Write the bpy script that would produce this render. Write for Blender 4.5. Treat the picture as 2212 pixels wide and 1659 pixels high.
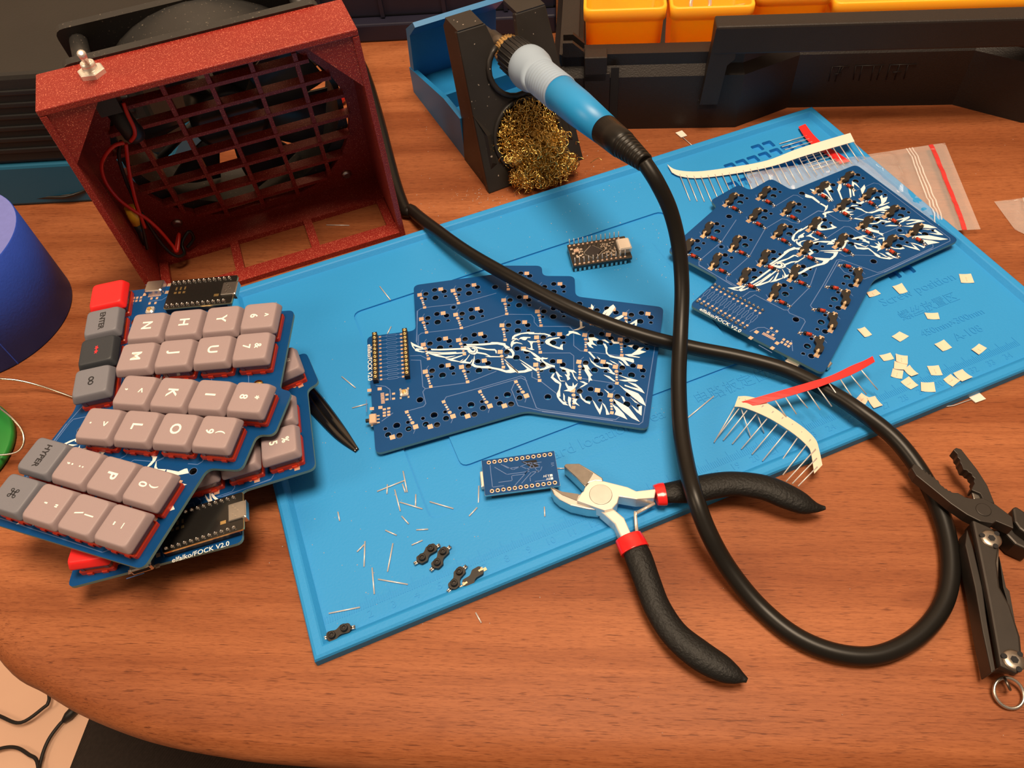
import bpy, bmesh, math, random
from mathutils import Vector, Matrix, Euler
from mathutils.geometry import delaunay_2d_cdt
for o in list(bpy.data.objects): bpy.data.objects.remove(o)
SC = bpy.context.scene
COL = SC.collection
MM = 0.001
R = math.radians
random.seed(7)

# ------------------------------------------------------------------ camera
FPX, CAMH = 1647.287, 302.0
CROT = Matrix.Rotation(R(37.641), 3, 'X') @ Matrix.Rotation(R(-6.408), 3, 'Z')
CPOS = Vector((0, 0, CAMH))
cd = bpy.data.cameras.new('camera'); cam = bpy.data.objects.new('camera', cd); COL.objects.link(cam)
cam.matrix_world = Matrix.Translation(CPOS * MM) @ CROT.to_4x4()
cd.sensor_width = 36; cd.sensor_fit = 'HORIZONTAL'; cd.lens = FPX / 2212 * 36
cd.clip_start = 0.01; cd.clip_end = 30
SC.camera = cam

# ------------------------------------------------------------------ light
w = bpy.data.worlds.new('room_light'); SC.world = w; w.use_nodes = True
bg = w.node_tree.nodes['Background']; bg.inputs[0].default_value = (1.0, .70, .47, 1); bg.inputs[1].default_value = 0.22
def area(name, loc, aim, size, power, col):
    l = bpy.data.lights.new(name, 'AREA'); l.shape = 'DISK'; l.size = size; l.energy = power; l.color = col
    o = bpy.data.objects.new(name, l); COL.objects.link(o); o.location = loc
    o.rotation_euler = (Vector(aim) - Vector(loc)).to_track_quat('-Z', 'Y').to_euler(); return o
area('ceiling_lamp', (0.12, 0.16, 1.50), (0.06, 0.18, 0), 0.60, 32.0, (1, .77, .54))
area('room_lamp', (-1.1, -0.1, 1.05), (0, 0.25, 0), 0.5, 6.5, (1, .72, .47))
vs = SC.view_settings; vs.view_transform = 'Standard'; vs.look = 'None'; vs.gamma = 1; vs.use_curve_mapping = False; vs.exposure = 0.0

# ------------------------------------------------------------------ pixel -> point on a plane of the place
def ray(u, v): return CROT @ Vector(((u - 1106) / FPX, -(v - 829.5) / FPX, -1))
def P(u, v, z=0.0):
    d = ray(u, v); return CPOS + d * ((z - CAMH) / d.z)
def PL(u, v, p0, n):
    d = ray(u, v); return CPOS + d * ((Vector(p0) - CPOS).dot(n) / d.dot(n))
def near_line(u, v, a, b):
    "point of line a-b nearest to the ray"
    d = ray(u, v).normalized(); e = (b - a).normalized(); w0 = CPOS - a
    k = d.dot(e); t = (e.dot(w0) - k * d.dot(w0)) / (1 - k * k); return a + e * t

# ------------------------------------------------------------------ materials
MATS = {}
def mat(name, col, rough=.5, metal=0, spec=.5, coat=0, noise=None, bump=None, trans=0, alpha=1, emis=None, ior=1.45, speck=None, sheen=0):
    m = bpy.data.materials.new(name); m.use_nodes = True; nt = m.node_tree; N = nt.nodes; L = nt.links
    b = N['Principled BSDF']; b.inputs['Base Color'].default_value = (*col, 1); b.inputs['Roughness'].default_value = rough
    b.inputs['Metallic'].default_value = metal; b.inputs['Specular IOR Level'].default_value = spec
    b.inputs['Coat Weight'].default_value = coat; b.inputs['Coat Roughness'].default_value = .12
    b.inputs['Transmission Weight'].default_value = trans; b.inputs['Alpha'].default_value = alpha; b.inputs['IOR'].default_value = ior
    if sheen: b.inputs['Sheen Weight'].default_value = sheen
    tc = N.new('ShaderNodeTexCoord')
    last = None
    if noise:
        nz = N.new('ShaderNodeTexNoise'); nz.inputs['Scale'].default_value = noise[0]; nz.inputs['Detail'].default_value = 5
        L.new(tc.outputs['Object'], nz.inputs['Vector'])
        mx = N.new('ShaderNodeMixRGB'); k = noise[1]
        mx.inputs[1].default_value = (*[c * (1 - k) for c in col], 1); mx.inputs[2].default_value = (*[min(1, c * (1 + k)) for c in col], 1)
        L.new(nz.outputs['Fac'], mx.inputs[0]); last = mx.outputs[0]
        L.new(last, b.inputs['Base Color'])
    if speck:   # (scale, threshold, colour)
        nz = N.new('ShaderNodeTexNoise'); nz.inputs['Scale'].default_value = speck[0]; nz.inputs['Detail'].default_value = 1
        L.new(tc.outputs['Object'], nz.inputs['Vector'])
        cr = N.new('ShaderNodeValToRGB'); cr.color_ramp.elements[0].position = speck[1]; cr.color_ramp.elements[1].position = speck[1] + .05
        L.new(nz.outputs['Fac'], cr.inputs[0]); mx = N.new('ShaderNodeMixRGB'); L.new(cr.outputs[0], mx.inputs[0])
        if last: L.new(last, mx.inputs[1])
        else: mx.inputs[1].default_value = (*col, 1)
        mx.inputs[2].default_value = (*speck[2], 1); L.new(mx.outputs[0], b.inputs['Base Color'])
    if bump:
        nb = N.new('ShaderNodeTexNoise'); nb.inputs['Scale'].default_value = bump[0]; nb.inputs['Detail'].default_value = 3
        L.new(tc.outputs['Object'], nb.inputs['Vector'])
        bp = N.new('ShaderNodeBump'); bp.inputs['Strength'].default_value = bump[1]; bp.inputs['Distance'].default_value = .0004
        L.new(nb.outputs['Fac'], bp.inputs['Height']); L.new(bp.outputs[0], b.inputs['Normal'])
    MATS[name] = m; return m
mat('mat_blue', (.024, .275, .66), .55, spec=.35, noise=(14, .07), bump=(900, .25))
mat('pcb_blue', (.003, .056, .20), .38, spec=.2, coat=.06, noise=(60, .12))
mat('pcb_edge', (.16, .30, .30), .6)
mat('pcb_trace', (.085, .17, .40), .3, coat=.6)
mat('silk', (.88, .87, .84), .55)
mat('copper', (.80, .56, .42), .32, metal=.55)
mat('gold', (.85, .60, .25), .28, metal=.9)
mat('solder', (.72, .70, .67), .24, metal=1)
mat('steel', (.62, .60, .57), .32, metal=1, noise=(250, .12))
mat('steel_polish', (.84, .79, .72), .28, metal=.55)
mat('lead_wire', (.66, .63, .62), .35, metal=.35)
mat('steel_dark', (.20, .18, .16), .4, metal=1, noise=(500, .2))
mat('plastic_black', (.012, .012, .013), .45, noise=(80, .25), bump=(1500, .15))
mat('socket_black', (.014, .012, .011), .5)
mat('header_black', (.010, .010, .011), .42)
mat('hole_dark', (.01, .01, .012), .8)
mat('keycap', (.315, .243, .258), .55, noise=(40, .05), bump=(2500, .12))
mat('keycap_grey', (.165, .170, .205), .55, noise=(40, .06), bump=(2500, .12))
mat('keycap_black', (.030, .036, .046), .55, bump=(2500, .12))
mat('keycap_red', (.90, .020, .022), .5, bump=(2500, .1))
mat('legend_white', (.93, .90, .82), .5)
mat('legend_dark', (.02, .02, .024), .5)
mat('legend_red', (.85, .03, .04), .5)
mat('switch_red', (.78, .060, .022), .30)
mat('switch_clear', (.55, .26, .21), .15, trans=.6)
mat('glass_red', (.55, .055, .022), .12, trans=.25)
mat('print_red', (.24, .018, .012), .42, noise=(35, .2), bump=(1300, .5), speck=(2400, .635, (.70, .21, .13)))
mat('fan_black', (.020, .019, .018), .5, noise=(50, .4), speck=(900, .70, (.12, .10, .08)))
mat('fan_blade', (.030, .028, .026), .35, noise=(30, .3))
mat('wire_red', (.55, .018, .010), .35)
mat('wire_black', (.010, .010, .010), .35)
mat('heatshrink_yellow', (.75, .40, .02), .4)
mat('station_black', (.014, .013, .012), .55, noise=(30, .2), bump=(800, .2))
mat('station_blue', (.010, .105, .20), .45)
mat('stand_black', (.018, .016, .015), .42, noise=(60, .4), speck=(420, .74, (.35, .30, .26)))
mat('stand_blue', (.012, .17, .42), .42, noise=(40, .1))
mat('iron_blue', (.015, .26, .60), .38, noise=(40, .06))
mat('iron_frost', (.42, .55, .72), .5, trans=.3)
mat('cable_rubber', (.009, .008, .007), .36, spec=.3, noise=(90, .2))
mat('brass', (.86, .58, .18), .22, metal=1, noise=(160, .25))
mat('case_black', (.017, .013, .012), .45, spec=.4, noise=(40, .15), bump=(1200, .35))
m_ = mat('bin_yellow', (.92, .43, .022), .42); b_ = m_.node_tree.nodes['Principled BSDF']; b_.inputs['Subsurface Weight'].default_value = .6; b_.inputs['Subsurface Radius'].default_value = (1, .45, .05); b_.inputs['Subsurface Scale'].default_value = .012
mat('navy_plastic', (.016, .015, .030), .4, noise=(30, .3))
mat('tape_blue', (.030, .095, .62), .62, noise=(60, .1), bump=(700, .3))
mat('tape_side', (.150, .175, .52), .75, noise=(300, .1), bump=(900, .3))
mat('grip_black', (.007, .007, .007), .52, spec=.3, bump=(900, .8))
mat('collar_red', (.72, .016, .018), .22, coat=.4)
mat('tool_black', (.040, .034, .030), .45, metal=.55, noise=(200, .15))
mat('paper', (.76, .60, .47), .8, noise=(200, .05))
mat('paper_white', (.80, .70, .62), .75)
mat('tape_red', (.80, .022, .020), .5)
mat('spool_green', (.020, .22, .035), .35)
mat('solder_wire', (.70, .66, .58), .25, metal=1)
mat('film', (.92, .90, .88), .08, alpha=.16, spec=1.0)
mat('film_print', (.95, .93, .92), .4, alpha=.35)
mat('film_red', (.72, .05, .05), .35, alpha=.75)
mat('fabric', (.030, .023, .020), .95, spec=.15, noise=(400, .3))
mat('floor_cord', (.014, .012, .012), .5)
mat('chip', (.030, .026, .028), .4)
mat('contact_metal', (.78, .62, .42), .3, metal=.6)
mat('smd', (.55, .45, .36), .4)

def wood():
    m = bpy.data.materials.new('desk_wood'); m.use_nodes = True; nt = m.node_tree; N = nt.nodes; L = nt.links
    b = N['Principled BSDF']; b.inputs['Roughness'].default_value = .55; b.inputs['Specular IOR Level'].default_value = .25
    b.inputs['Coat Weight'].default_value = .0
    tc = N.new('ShaderNodeTexCoord'); rot = N.new('ShaderNodeMapping'); rot.inputs['Rotation'].default_value = (0, 0, R(8))
    L.new(tc.outputs['Object'], rot.inputs[0])
    def nz(sx, sy, det, rough=.5, dist=0):
        mp = N.new('ShaderNodeMapping'); mp.inputs['Scale'].default_value = (sx, sy, sy); L.new(rot.outputs[0], mp.inputs[0])
        n = N.new('ShaderNodeTexNoise'); n.inputs['Scale'].default_value = 1; n.inputs['Detail'].default_value = det; n.inputs['Roughness'].default_value = rough
        n.inputs['Distortion'].default_value = dist; L.new(mp.outputs[0], n.inputs['Vector']); return n.outputs['Fac']
    def ramp(f, a, c0, b_, c1):
        r = N.new('ShaderNodeValToRGB'); e = r.color_ramp.elements; e[0].position = a; e[0].color = (*c0, 1); e[1].position = b_; e[1].color = (*c1, 1)
        L.new(f, r.inputs[0]); return r.outputs[0]
    def mul(a, c, f=1.0):
        x = N.new('ShaderNodeMixRGB'); x.blend_type = 'MULTIPLY'; x.inputs[0].default_value = f; L.new(a, x.inputs[1]); L.new(c, x.inputs[2]); return x.outputs[0]
    base = ramp(nz(2.2, 42, 4, .55, .8), .32, (.245, .069, .021), .68, (.410, .145, .056))
    band = ramp(nz(1.2, 13, 2, .5, .4), .35, (.78, .72, .68), .62, (1, 1, 1))
    fine = ramp(nz(35, 900, 3, .6), .33, (.80, .75, .70), .6, (1.0, 1.0, 1.0))
    pores = ramp(nz(110, 1700, 2, .6), .32, (.38, .29, .24), .39, (1, 1, 1))
    blot = ramp(nz(14, 30, 2, .5, .6), .27, (.66, .56, .50), .40, (1, 1, 1))
    tiny = ramp(nz(260, 2600, 2, .6), .34, (.72, .64, .58), .50, (1, 1, 1))
    c = mul(mul(mul(mul(mul(base, band), fine, .75), pores, .75), blot, .6), tiny, .8)
    L.new(c, b.inputs['Base Color'])
    bp = N.new('ShaderNodeBump'); bp.inputs['Strength'].default_value = .25; bp.inputs['Distance'].default_value = .0002
    L.new(pores, bp.inputs['Height']); L.new(bp.outputs[0], b.inputs['Normal'])
    MATS['desk_wood'] = m
wood()
def plank():
    m = mat('floor_laminate', (.95, .60, .44), .4, noise=(6, .12), bump=(60, .1)); return m
plank()
mat('wall_paint', (.62, .52, .42), .8, noise=(8, .04))

# ------------------------------------------------------------------ mesh builder (all lengths in mm)
class MB:
    def __init__(s): s.v = []; s.f = []; s.mi = []; s.sm = []; s.mat = 0; s.smooth = False
    def add(s, vs, fs, smooth=None):
        k = len(s.v); s.v += [Vector(p) for p in vs]
        for f in fs: s.f.append([k + i for i in f]); s.mi.append(s.mat); s.sm.append(s.smooth if smooth is None else smooth)
        return s
    def box(s, c, d, M=None, taper=1.0):
        x, y, z = d[0] / 2, d[1] / 2, d[2] / 2
        vs = [Vector((sx * x * (taper if sz > 0 else 1), sy * y * (taper if sz > 0 else 1), sz * z)) for sz in (-1, 1) for sy in (-1, 1) for sx in (-1, 1)]
        if M is not None: vs = [M @ p for p in vs]
        vs = [p + Vector(c) for p in vs]
        return s.add(vs, [(0, 2, 3, 1), (4, 5, 7, 6), (0, 1, 5, 4), (2, 6, 7, 3), (0, 4, 6, 2), (1, 3, 7, 5)])
    def rbox(s, c, d, r=.5, M=None):
        "box with chamfered vertical and top edges"
        x, y, z = d[0] / 2, d[1] / 2, d[2] / 2; loops = []
        for (zz, ins) in ((-z, 0), (z - r, 0), (z, r)):
            a, b = x - ins, y - ins; q = r
            loops.append([(-a + q, -b, zz), (a - q, -b, zz), (a, -b + q, zz), (a, b - q, zz), (a - q, b, zz), (-a + q, b, zz), (-a, b - q, zz), (-a, -b + q, zz)])
        vs = [Vector(p) for l in loops for p in l]
        if M is not None: vs = [M @ p for p in vs]
        vs = [p + Vector(c) for p in vs]; fs = [tuple(range(7, -1, -1)), tuple(range(16, 24))]
        for k in (0, 8): fs += [(k + i, k + (i + 1) % 8, k + 8 + (i + 1) % 8, k + 8 + i) for i in range(8)]
        return s.add(vs, fs)
    def prism(s, poly, z0, z1, taper=0):
        n = len(poly); poly = [Vector(p[:2]) for p in poly]
        if sum(poly[i].x * poly[(i + 1) % n].y - poly[(i + 1) % n].x * poly[i].y for i in range(n)) < 0: poly = poly[::-1]
        tri = fill(poly); vs = [(p.x, p.y, z0) for p in poly] + [(p.x, p.y, z1) for p in poly]
        s.add(vs, [tuple(reversed(t)) for t in tri] + [tuple(i + n for i in t) for t in tri] + [(i, (i + 1) % n, n + (i + 1) % n, n + i) for i in range(n)])
        return s
    def flat(s, poly, z):
        poly = [Vector(p[:2]) for p in poly]; n = len(poly)
        if sum(poly[i].x * poly[(i + 1) % n].y - poly[(i + 1) % n].x * poly[i].y for i in range(n)) < 0: poly = poly[::-1]
        return s.add([(p.x, p.y, z) for p in poly], fill(poly))
    def cyl(s, a, b, r0, r1=None, n=16, caps=True, smooth=True):
        return s.lathe(a, b, [(0, r0), (1, r0 if r1 is None else r1)], n, caps, smooth, rel=True)
    def lathe(s, a, b, prof, n=24, caps=True, smooth=True, rel=False):
        a = Vector(a); b = Vector(b); ax = b - a; ln = ax.length; ax.normalize()
        u = ax.orthogonal().normalized(); w_ = ax.cross(u); vs = []; fs = []
        for t, r in prof:
            o = a + ax * (t * ln if rel else t)
            vs += [o + (u * math.cos(2 * math.pi * i / n) + w_ * math.sin(2 * math.pi * i / n)) * r for i in range(n)]
        for k in range(len(prof) - 1):
            fs += [(k * n + i, k * n + (i + 1) % n, (k + 1) * n + (i + 1) % n, (k + 1) * n + i) for i in range(n)]
        s.add(vs, fs, smooth)
        if caps:
            m = len(s.v) - len(vs)
            for st, rv in ((0, True), ((len(prof) - 1) * n, False)):
                c = [m + st + i for i in range(n)]; s.f.append(c[::-1] if rv else c); s.mi.append(s.mat); s.sm.append(False)
        return s
    def tube(s, pts, r, n=8, caps=True, smooth=True, flat=1.0, up=None):
        pts = [Vector(p) for p in pts]; m = len(pts); rr = r if hasattr(r, '__len__') else [r] * m
        T = [(pts[min(i + 1, m - 1)] - pts[max(i - 1, 0)]).normalized() for i in range(m)]
        u = T[0].orthogonal().normalized() if up is None else (Vector(up) - T[0] * T[0].dot(Vector(up))).normalized(); vs = []
        for i in range(m):
            u = (u - T[i] * u.dot(T[i])).normalized() if up is None else (Vector(up) - T[i] * T[i].dot(Vector(up))).normalized()
            w_ = T[i].cross(u)
            vs += [pts[i] + (u * math.cos(2 * math.pi * k / n) * flat + w_ * math.sin(2 * math.pi * k / n)) * rr[i] for k in range(n)]
        fs = [(i * n + k, i * n + (k + 1) % n, (i + 1) * n + (k + 1) % n, (i + 1) * n + k) for i in range(m - 1) for k in range(n)]
        st = len(s.v); s.add(vs, fs, smooth)
        if caps:
            s.f.append([st + i for i in range(n)][::-1]); s.f.append([st + (m - 1) * n + i for i in range(n)]); s.mi += [s.mat] * 2; s.sm += [False] * 2
        return s
    def ribbon(s, A, B, th=.12):
        "closed thin strip between two point lists"
        n = len(A); vs = []
        for a, b in zip(A, B):
            a = Vector(a); b = Vector(b); vs += [a, b, b - Vector((0, 0, th)), a - Vector((0, 0, th))]
        fs = []
        for i in range(n - 1):
            for k in range(4): fs.append((4 * i + k, 4 * i + (k + 1) % 4, 4 * i + 4 + (k + 1) % 4, 4 * i + 4 + k))
        fs += [(3, 2, 1, 0), tuple(4 * (n - 1) + k for k in range(4))]
        return s.add(vs, fs)
    def torus(s, c, r, t, M=None, n=32, k=8):
        vs = []; fs = []
        for i in range(n):
            a = 2 * math.pi * i / n
            for j in range(k):
                b = 2 * math.pi * j / k; p = Vector(((r + t * math.cos(b)) * math.cos(a), (r + t * math.cos(b)) * math.sin(a), t * math.sin(b)))
                vs.append((M @ p if M is not None else p) + Vector(c)); fs.append((i * k + j, ((i + 1) % n) * k + j, ((i + 1) % n) * k + (j + 1) % k, i * k + (j + 1) % k))
        return s.add(vs, fs, True)
    def xf(s, M): s.v = [M @ p for p in s.v]; return s
    def mesh(s, name, mats):
        me = bpy.data.meshes.new(name); me.from_pydata([p * MM for p in s.v], [], s.f)
        for m in (mats if isinstance(mats, (list, tuple)) else [mats]): me.materials.append(MATS[m])
        me.polygons.foreach_set('material_index', s.mi); me.polygons.foreach_set('use_smooth', s.sm); me.update()
        return me
    def build(s, name, mats, parent=None, world=False, bevel=0):
        if world and parent is not None:
            inv = MW[parent].inverted(); s.xf(inv)
        o = bpy.data.objects.new(name, s.mesh(name, mats)); COL.objects.link(o)
        if parent is not None: o.parent = parent
        MW[o] = MW[parent].copy() if parent is not None else Matrix()
        if bevel:
            bv = o.modifiers.new('bevel', 'BEVEL'); bv.width = bevel * MM; bv.segments = 2; bv.limit_method = 'ANGLE'; bv.angle_limit = R(40)
        return o
MW = {}
def fill(poly):
    n = len(poly)
    if n == 3: return [(0, 1, 2)]
    r = delaunay_2d_cdt([Vector(p[:2]) for p in poly], [], [list(range(n))], 1, 1e-6)
    if len(r[0]) == n and r[2]: return [tuple(f) for f in r[2]]
    from mathutils.geometry import tessellate_polygon
    return [tuple(t) for t in tessellate_polygon([[Vector((p[0], p[1], 0)) for p in poly]])]
def circle(c, r, n=14): return [(c[0] + r * math.cos(2 * math.pi * i / n), c[1] + r * math.sin(2 * math.pi * i / n)) for i in range(n)]
def rounded(poly, r, k=4):
    out = []; n = len(poly)
    for i in range(n):
        p = Vector(poly[i][:2]); a = Vector(poly[i - 1][:2]) - p; b = Vector(poly[(i + 1) % n][:2]) - p
        q = min(r, a.length * .45, b.length * .45); pa = p + a.normalized() * q; pb = p + b.normalized() * q
        for j in range(k + 1):
            t = j / k; out.append((1 - t) ** 2 * pa + 2 * t * (1 - t) * p + t * t * pb)
    return out
def inside(p, poly):
    c = False; j = len(poly) - 1; x, y = p[0], p[1]
    for i in range(len(poly)):
        xi, yi = poly[i][0], poly[i][1]; xj, yj = poly[j][0], poly[j][1]
        if (yi > y) != (yj > y) and x < (xj - xi) * (y - yi) / (yj - yi) + xi: c = not c
        j = i
    return c
def plate(mb, outline, holes, z0, z1, mat_top=0, mat_side=1, mat_hole=None):
    "sheet with real holes"
    vs = []; ed = []
    for lp in [outline] + holes:
        k = len(vs); n = len(lp); vs += [Vector(p[:2]) for p in lp]; ed += [(k + i, k + (i + 1) % n) for i in range(n)]
    r = delaunay_2d_cdt(vs, ed, [], 0, 1e-7); V, E_, F_ = r[0], r[1], r[2]
    keep = []; bbs = [(min(p[0] for p in h), max(p[0] for p in h), min(p[1] for p in h), max(p[1] for p in h)) for h in holes]
    for f in F_:
        c = sum((V[i] for i in f), Vector((0, 0))) / len(f)
        if inside(c, outline) and not any(b[0] < c.x < b[1] and b[2] < c.y < b[3] and inside(c, h) for h, b in zip(holes, bbs)): keep.append(f)
    n = len(V); mb.mat = mat_top
    mb.add([(p.x, p.y, z0) for p in V] + [(p.x, p.y, z1) for p in V], [tuple(reversed(f)) for f in keep] + [tuple(i + n for i in f) for f in keep])
    mb.mat = mat_side
    cnt = {}
    for f in keep:
        for i in range(len(f)): cnt[(f[i], f[(i + 1) % len(f)])] = 1
    k = len(mb.v) - 2 * n
    for (a, b) in list(cnt):
        if (b, a) not in cnt: mb.f.append([k + a, k + b, k + n + b, k + n + a]); mb.mi.append(mat_side if mat_hole is None or (a < len(outline) and b < len(outline)) else mat_hole); mb.sm.append(False)
    mb.mat = 0
def spline(pts, sub=8):
    pts = [Vector(p) for p in pts]; out = []; n = len(pts)
    for i in range(n - 1):
        p0, p1, p2, p3 = pts[max(i - 1, 0)], pts[i], pts[i + 1], pts[min(i + 2, n - 1)]
        for j in range(sub):
            t = j / sub; out.append(.5 * ((2 * p1) + (p2 - p0) * t + (2 * p0 - 5 * p1 + 4 * p2 - p3) * t * t + (3 * p1 - p0 - 3 * p2 + p3) * t ** 3))
    return out + [pts[-1]]
def lerp(xs, t):
    f = t * (len(xs) - 1); i = min(int(f), len(xs) - 2); return xs[i] + (xs[i + 1] - xs[i]) * (f - i)
DG = None
def text_mesh(txt, size, M=None, depth=.0, name='t', align='CENTER', mats='legend_white', space=1.0, bold=0.0):
    c = bpy.data.curves.new('tmp', 'FONT'); c.body = txt; c.size = size * MM; c.align_x = align; c.align_y = 'CENTER'; c.extrude = depth * MM; c.space_character = space
    c.resolution_u = 3; c.offset = bold * MM
    o = bpy.data.objects.new('tmp', c); COL.objects.link(o)
    me = bpy.data.meshes.new_from_object(o, depsgraph=bpy.context.evaluated_depsgraph_get()); me.name = name
    bpy.data.objects.remove(o); bpy.data.curves.remove(c)
    if M is not None:
        Q = M.copy(); Q.translation = Q.translation * MM; me.transform(Q)
    me.materials.clear(); me.materials.append(MATS[mats]); return me
def link(name, me, parent=None, loc=None, rotz=0):
    o = bpy.data.objects.new(name, me); COL.objects.link(o)
    if parent is not None: o.parent = parent
    if loc is not None: o.location = Vector(loc) * MM
    o.rotation_euler[2] = rotz
    MW[o] = (MW[parent] if parent is not None else Matrix()) @ Matrix.Translation(Vector(loc or (0, 0, 0))) @ Matrix.Rotation(rotz, 4, 'Z')
    return o
def thing(name, label, cat, loc=(0, 0, 0), rotz=0, group=None, M=None):
    o = bpy.data.objects.new(name, None); COL.objects.link(o); o.empty_display_size = .01
    if M is None: M = Matrix.Translation(Vector(loc)) @ Matrix.Rotation(rotz, 4, 'Z')
    MW[o] = M.copy(); Q = M.copy(); Q.translation = Q.translation * MM; o.matrix_world = Q
    return tag(o, label, cat, group)
def tag(o, label, cat, group=None, kind=None):
    o['label'] = label; o['category'] = cat
    if group: o['group'] = group
    if kind: o['kind'] = kind
    return o
def struct(o): o['kind'] = 'structure'; return o
def solo(mb, name, mats, label, cat, group=None, bevel=0, base=None):
    "one-mesh thing with its origin at its own base"
    c = Vector(base) if base is not None else Vector((sum(p.x for p in mb.v) / len(mb.v), sum(p.y for p in mb.v) / len(mb.v), min(p.z for p in mb.v)))
    mb.v = [p - c for p in mb.v]; o = mb.build(name, mats, None, bevel=bevel); o.location = c * MM; MW[o] = Matrix.Translation(c); return tag(o, label, cat, group)
# ================================================================== setting: desk, floor, chair
def desk():
    e = [P(u, v, -9).xy for u, v in ((3000, 1672), (2500, 1684), (2100, 1690), (1700, 1690), (1300, 1683), (900, 1666), (620, 1648), (480, 1632), (320, 1600), (180, 1547), (90, 1495), (0, 1433))]
    d = (e[0] - e[1]).normalized()
    out = [Vector((560, 800)), Vector((560, e[0].y + (e[0].x - 560) * .14 + 0))] + e + [Vector(p) for p in ((-270, 168), (-318, 222), (-358, 300), (-384, 400), (-395, 560), (-398, 800))]
    ctl = out[1:-1]; crv = [p.xy for p in spline([(p.x, p.y, 0) for p in ctl], 6)]
    lp = crv + [out[-1], out[0]]; n = len(lp)
    def off(k):
        r = []
        for i in range(n):
            a = (lp[i] - lp[i - 1]).normalized(); b = (lp[(i + 1) % n] - lp[i]).normalized(); t = (a + b)
            t = t.normalized() if t.length > 1e-6 else a
            nn = Vector((t.y, -t.x)); r.append(lp[i] + nn * k)
        return r
    s = 1 if sum(lp[i].x * lp[(i + 1) % n].y - lp[(i + 1) % n].x * lp[i].y for i in range(n)) < 0 else -1
    prof = [(12, -30), (4, -24), (.5, -17), (0, -12), (1.5, -7.5), (6, -3.8), (14, -1.4), (26, -.25), (36, 0)]
    m = MB(); loops = [off(k * s) for k, _ in prof]
    for (k, z), l in zip(prof, loops): m.v += [Vector((p.x, p.y, z)) for p in l]
    for k in range(len(prof) - 1):
        for i in range(n): m.f.append([k * n + i, k * n + (i + 1) % n, (k + 1) * n + (i + 1) % n, (k + 1) * n + i]); m.mi.append(0); m.sm.append(True)
    top = [(len(prof) - 1) * n + i for i in range(n)]
    for t in fill(loops[-1]): m.f.append([top[i] for i in t]); m.mi.append(0); m.sm.append(False)
    for t in fill(loops[0]): m.f.append(list(t)[::-1]); m.mi.append(0); m.sm.append(False)
    o = m.build('desk', 'desk_wood')
    bm = bmesh.new(); bm.from_mesh(o.data); bmesh.ops.recalc_face_normals(bm, faces=bm.faces); bm.to_mesh(o.data); bm.free()
    return tag(o, 'reddish brown wooden desk with a rounded front corner under everything', 'desk')
desk()
for nm, c, d in (('wall_back', (0, 860, 500), (4200, 60, 2440)), ('wall_right', (2100, 200, 500), (60, 4200, 2440))):
    m = MB(); m.box(c, d); struct(m.build(nm, 'wall_paint'))
fl = MB(); fl.box((0, 200, -730), (4200, 4200, 20)); struct(fl.build('floor', 'floor_laminate'))

def ribbed():
    m = MATS['fabric']; N = m.node_tree.nodes; L = m.node_tree.links
    tc = N.new('ShaderNodeTexCoord'); mp = N.new('ShaderNodeMapping'); mp.inputs['Rotation'].default_value = (0, 0, R(35)); L.new(tc.outputs['Object'], mp.inputs[0])
    wv = N.new('ShaderNodeTexWave'); wv.inputs['Scale'].default_value = 190; wv.inputs['Distortion'].default_value = .3; L.new(mp.outputs[0], wv.inputs[0])
    bp = N.new('ShaderNodeBump'); bp.inputs['Strength'].default_value = .35; bp.inputs['Distance'].default_value = .001; L.new(wv.outputs['Fac'], bp.inputs['Height'])
    L.new(bp.outputs[0], N['Principled BSDF'].inputs['Normal'])
ribbed()
def chair():
    a, b = P(178, 1545, -215), P(133, 1659, -215); d = (b - a).normalized(); r = Vector((-d.y, d.x, 0))
    c = a + r * 250 + d * 40
    t = thing('desk_chair', 'dark ribbed fabric chair seat pushed under the front of the desk', 'chair', (c.x, c.y, -720))
    m = MB(); loc = lambda p: p - Vector((c.x, c.y, -720))
    base = [a - d * 190, a + d * 290, a + d * 290 + r * 480, a - d * 190 + r * 480]
    lp = rounded([loc(p).xy for p in base], 45, 6); cen = sum(lp, Vector((0, 0))) / len(lp); n = len(lp)
    prof = [(.90, 425), (.98, 440), (1, 470), (1, 490), (.985, 502), (.95, 505)]
    for k, z in prof: m.v += [Vector((*(cen + (p - cen) * k), z)) for p in lp]
    for k in range(len(prof) - 1): m.f += [[k * n + i, k * n + (i + 1) % n, (k + 1) * n + (i + 1) % n, (k + 1) * n + i] for i in range(n)]
    m.f += [[(len(prof) - 1) * n + i for i in range(n)], [i for i in range(n)][::-1]]; m.mi = [0] * len(m.f); m.sm = [True] * len(m.f)
    m.build('seat', 'fabric', t)
    m = MB(); m.lathe((0, 0, 60), (0, 0, 426), [(0, 30), (200, 28), (200, 18), (366, 18)], 20); m.build('gas_column', 'plastic_black', t)
    for k in range(5):
        q = R(72 * k + 20); m = MB(); m.tube([(0, 0, 75), (120 * math.cos(q), 120 * math.sin(q), 68), (250 * math.cos(q), 250 * math.sin(q), 45)], [26, 20, 13], 8); leg = m.build('base_leg', 'plastic_black', t)
        m = MB(); x, y = 250 * math.cos(q), 250 * math.sin(q); m.cyl((x - 10, y, 25), (x + 10, y, 25), 25, n=16); m.build('caster', 'plastic_black', leg)
chair()
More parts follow.
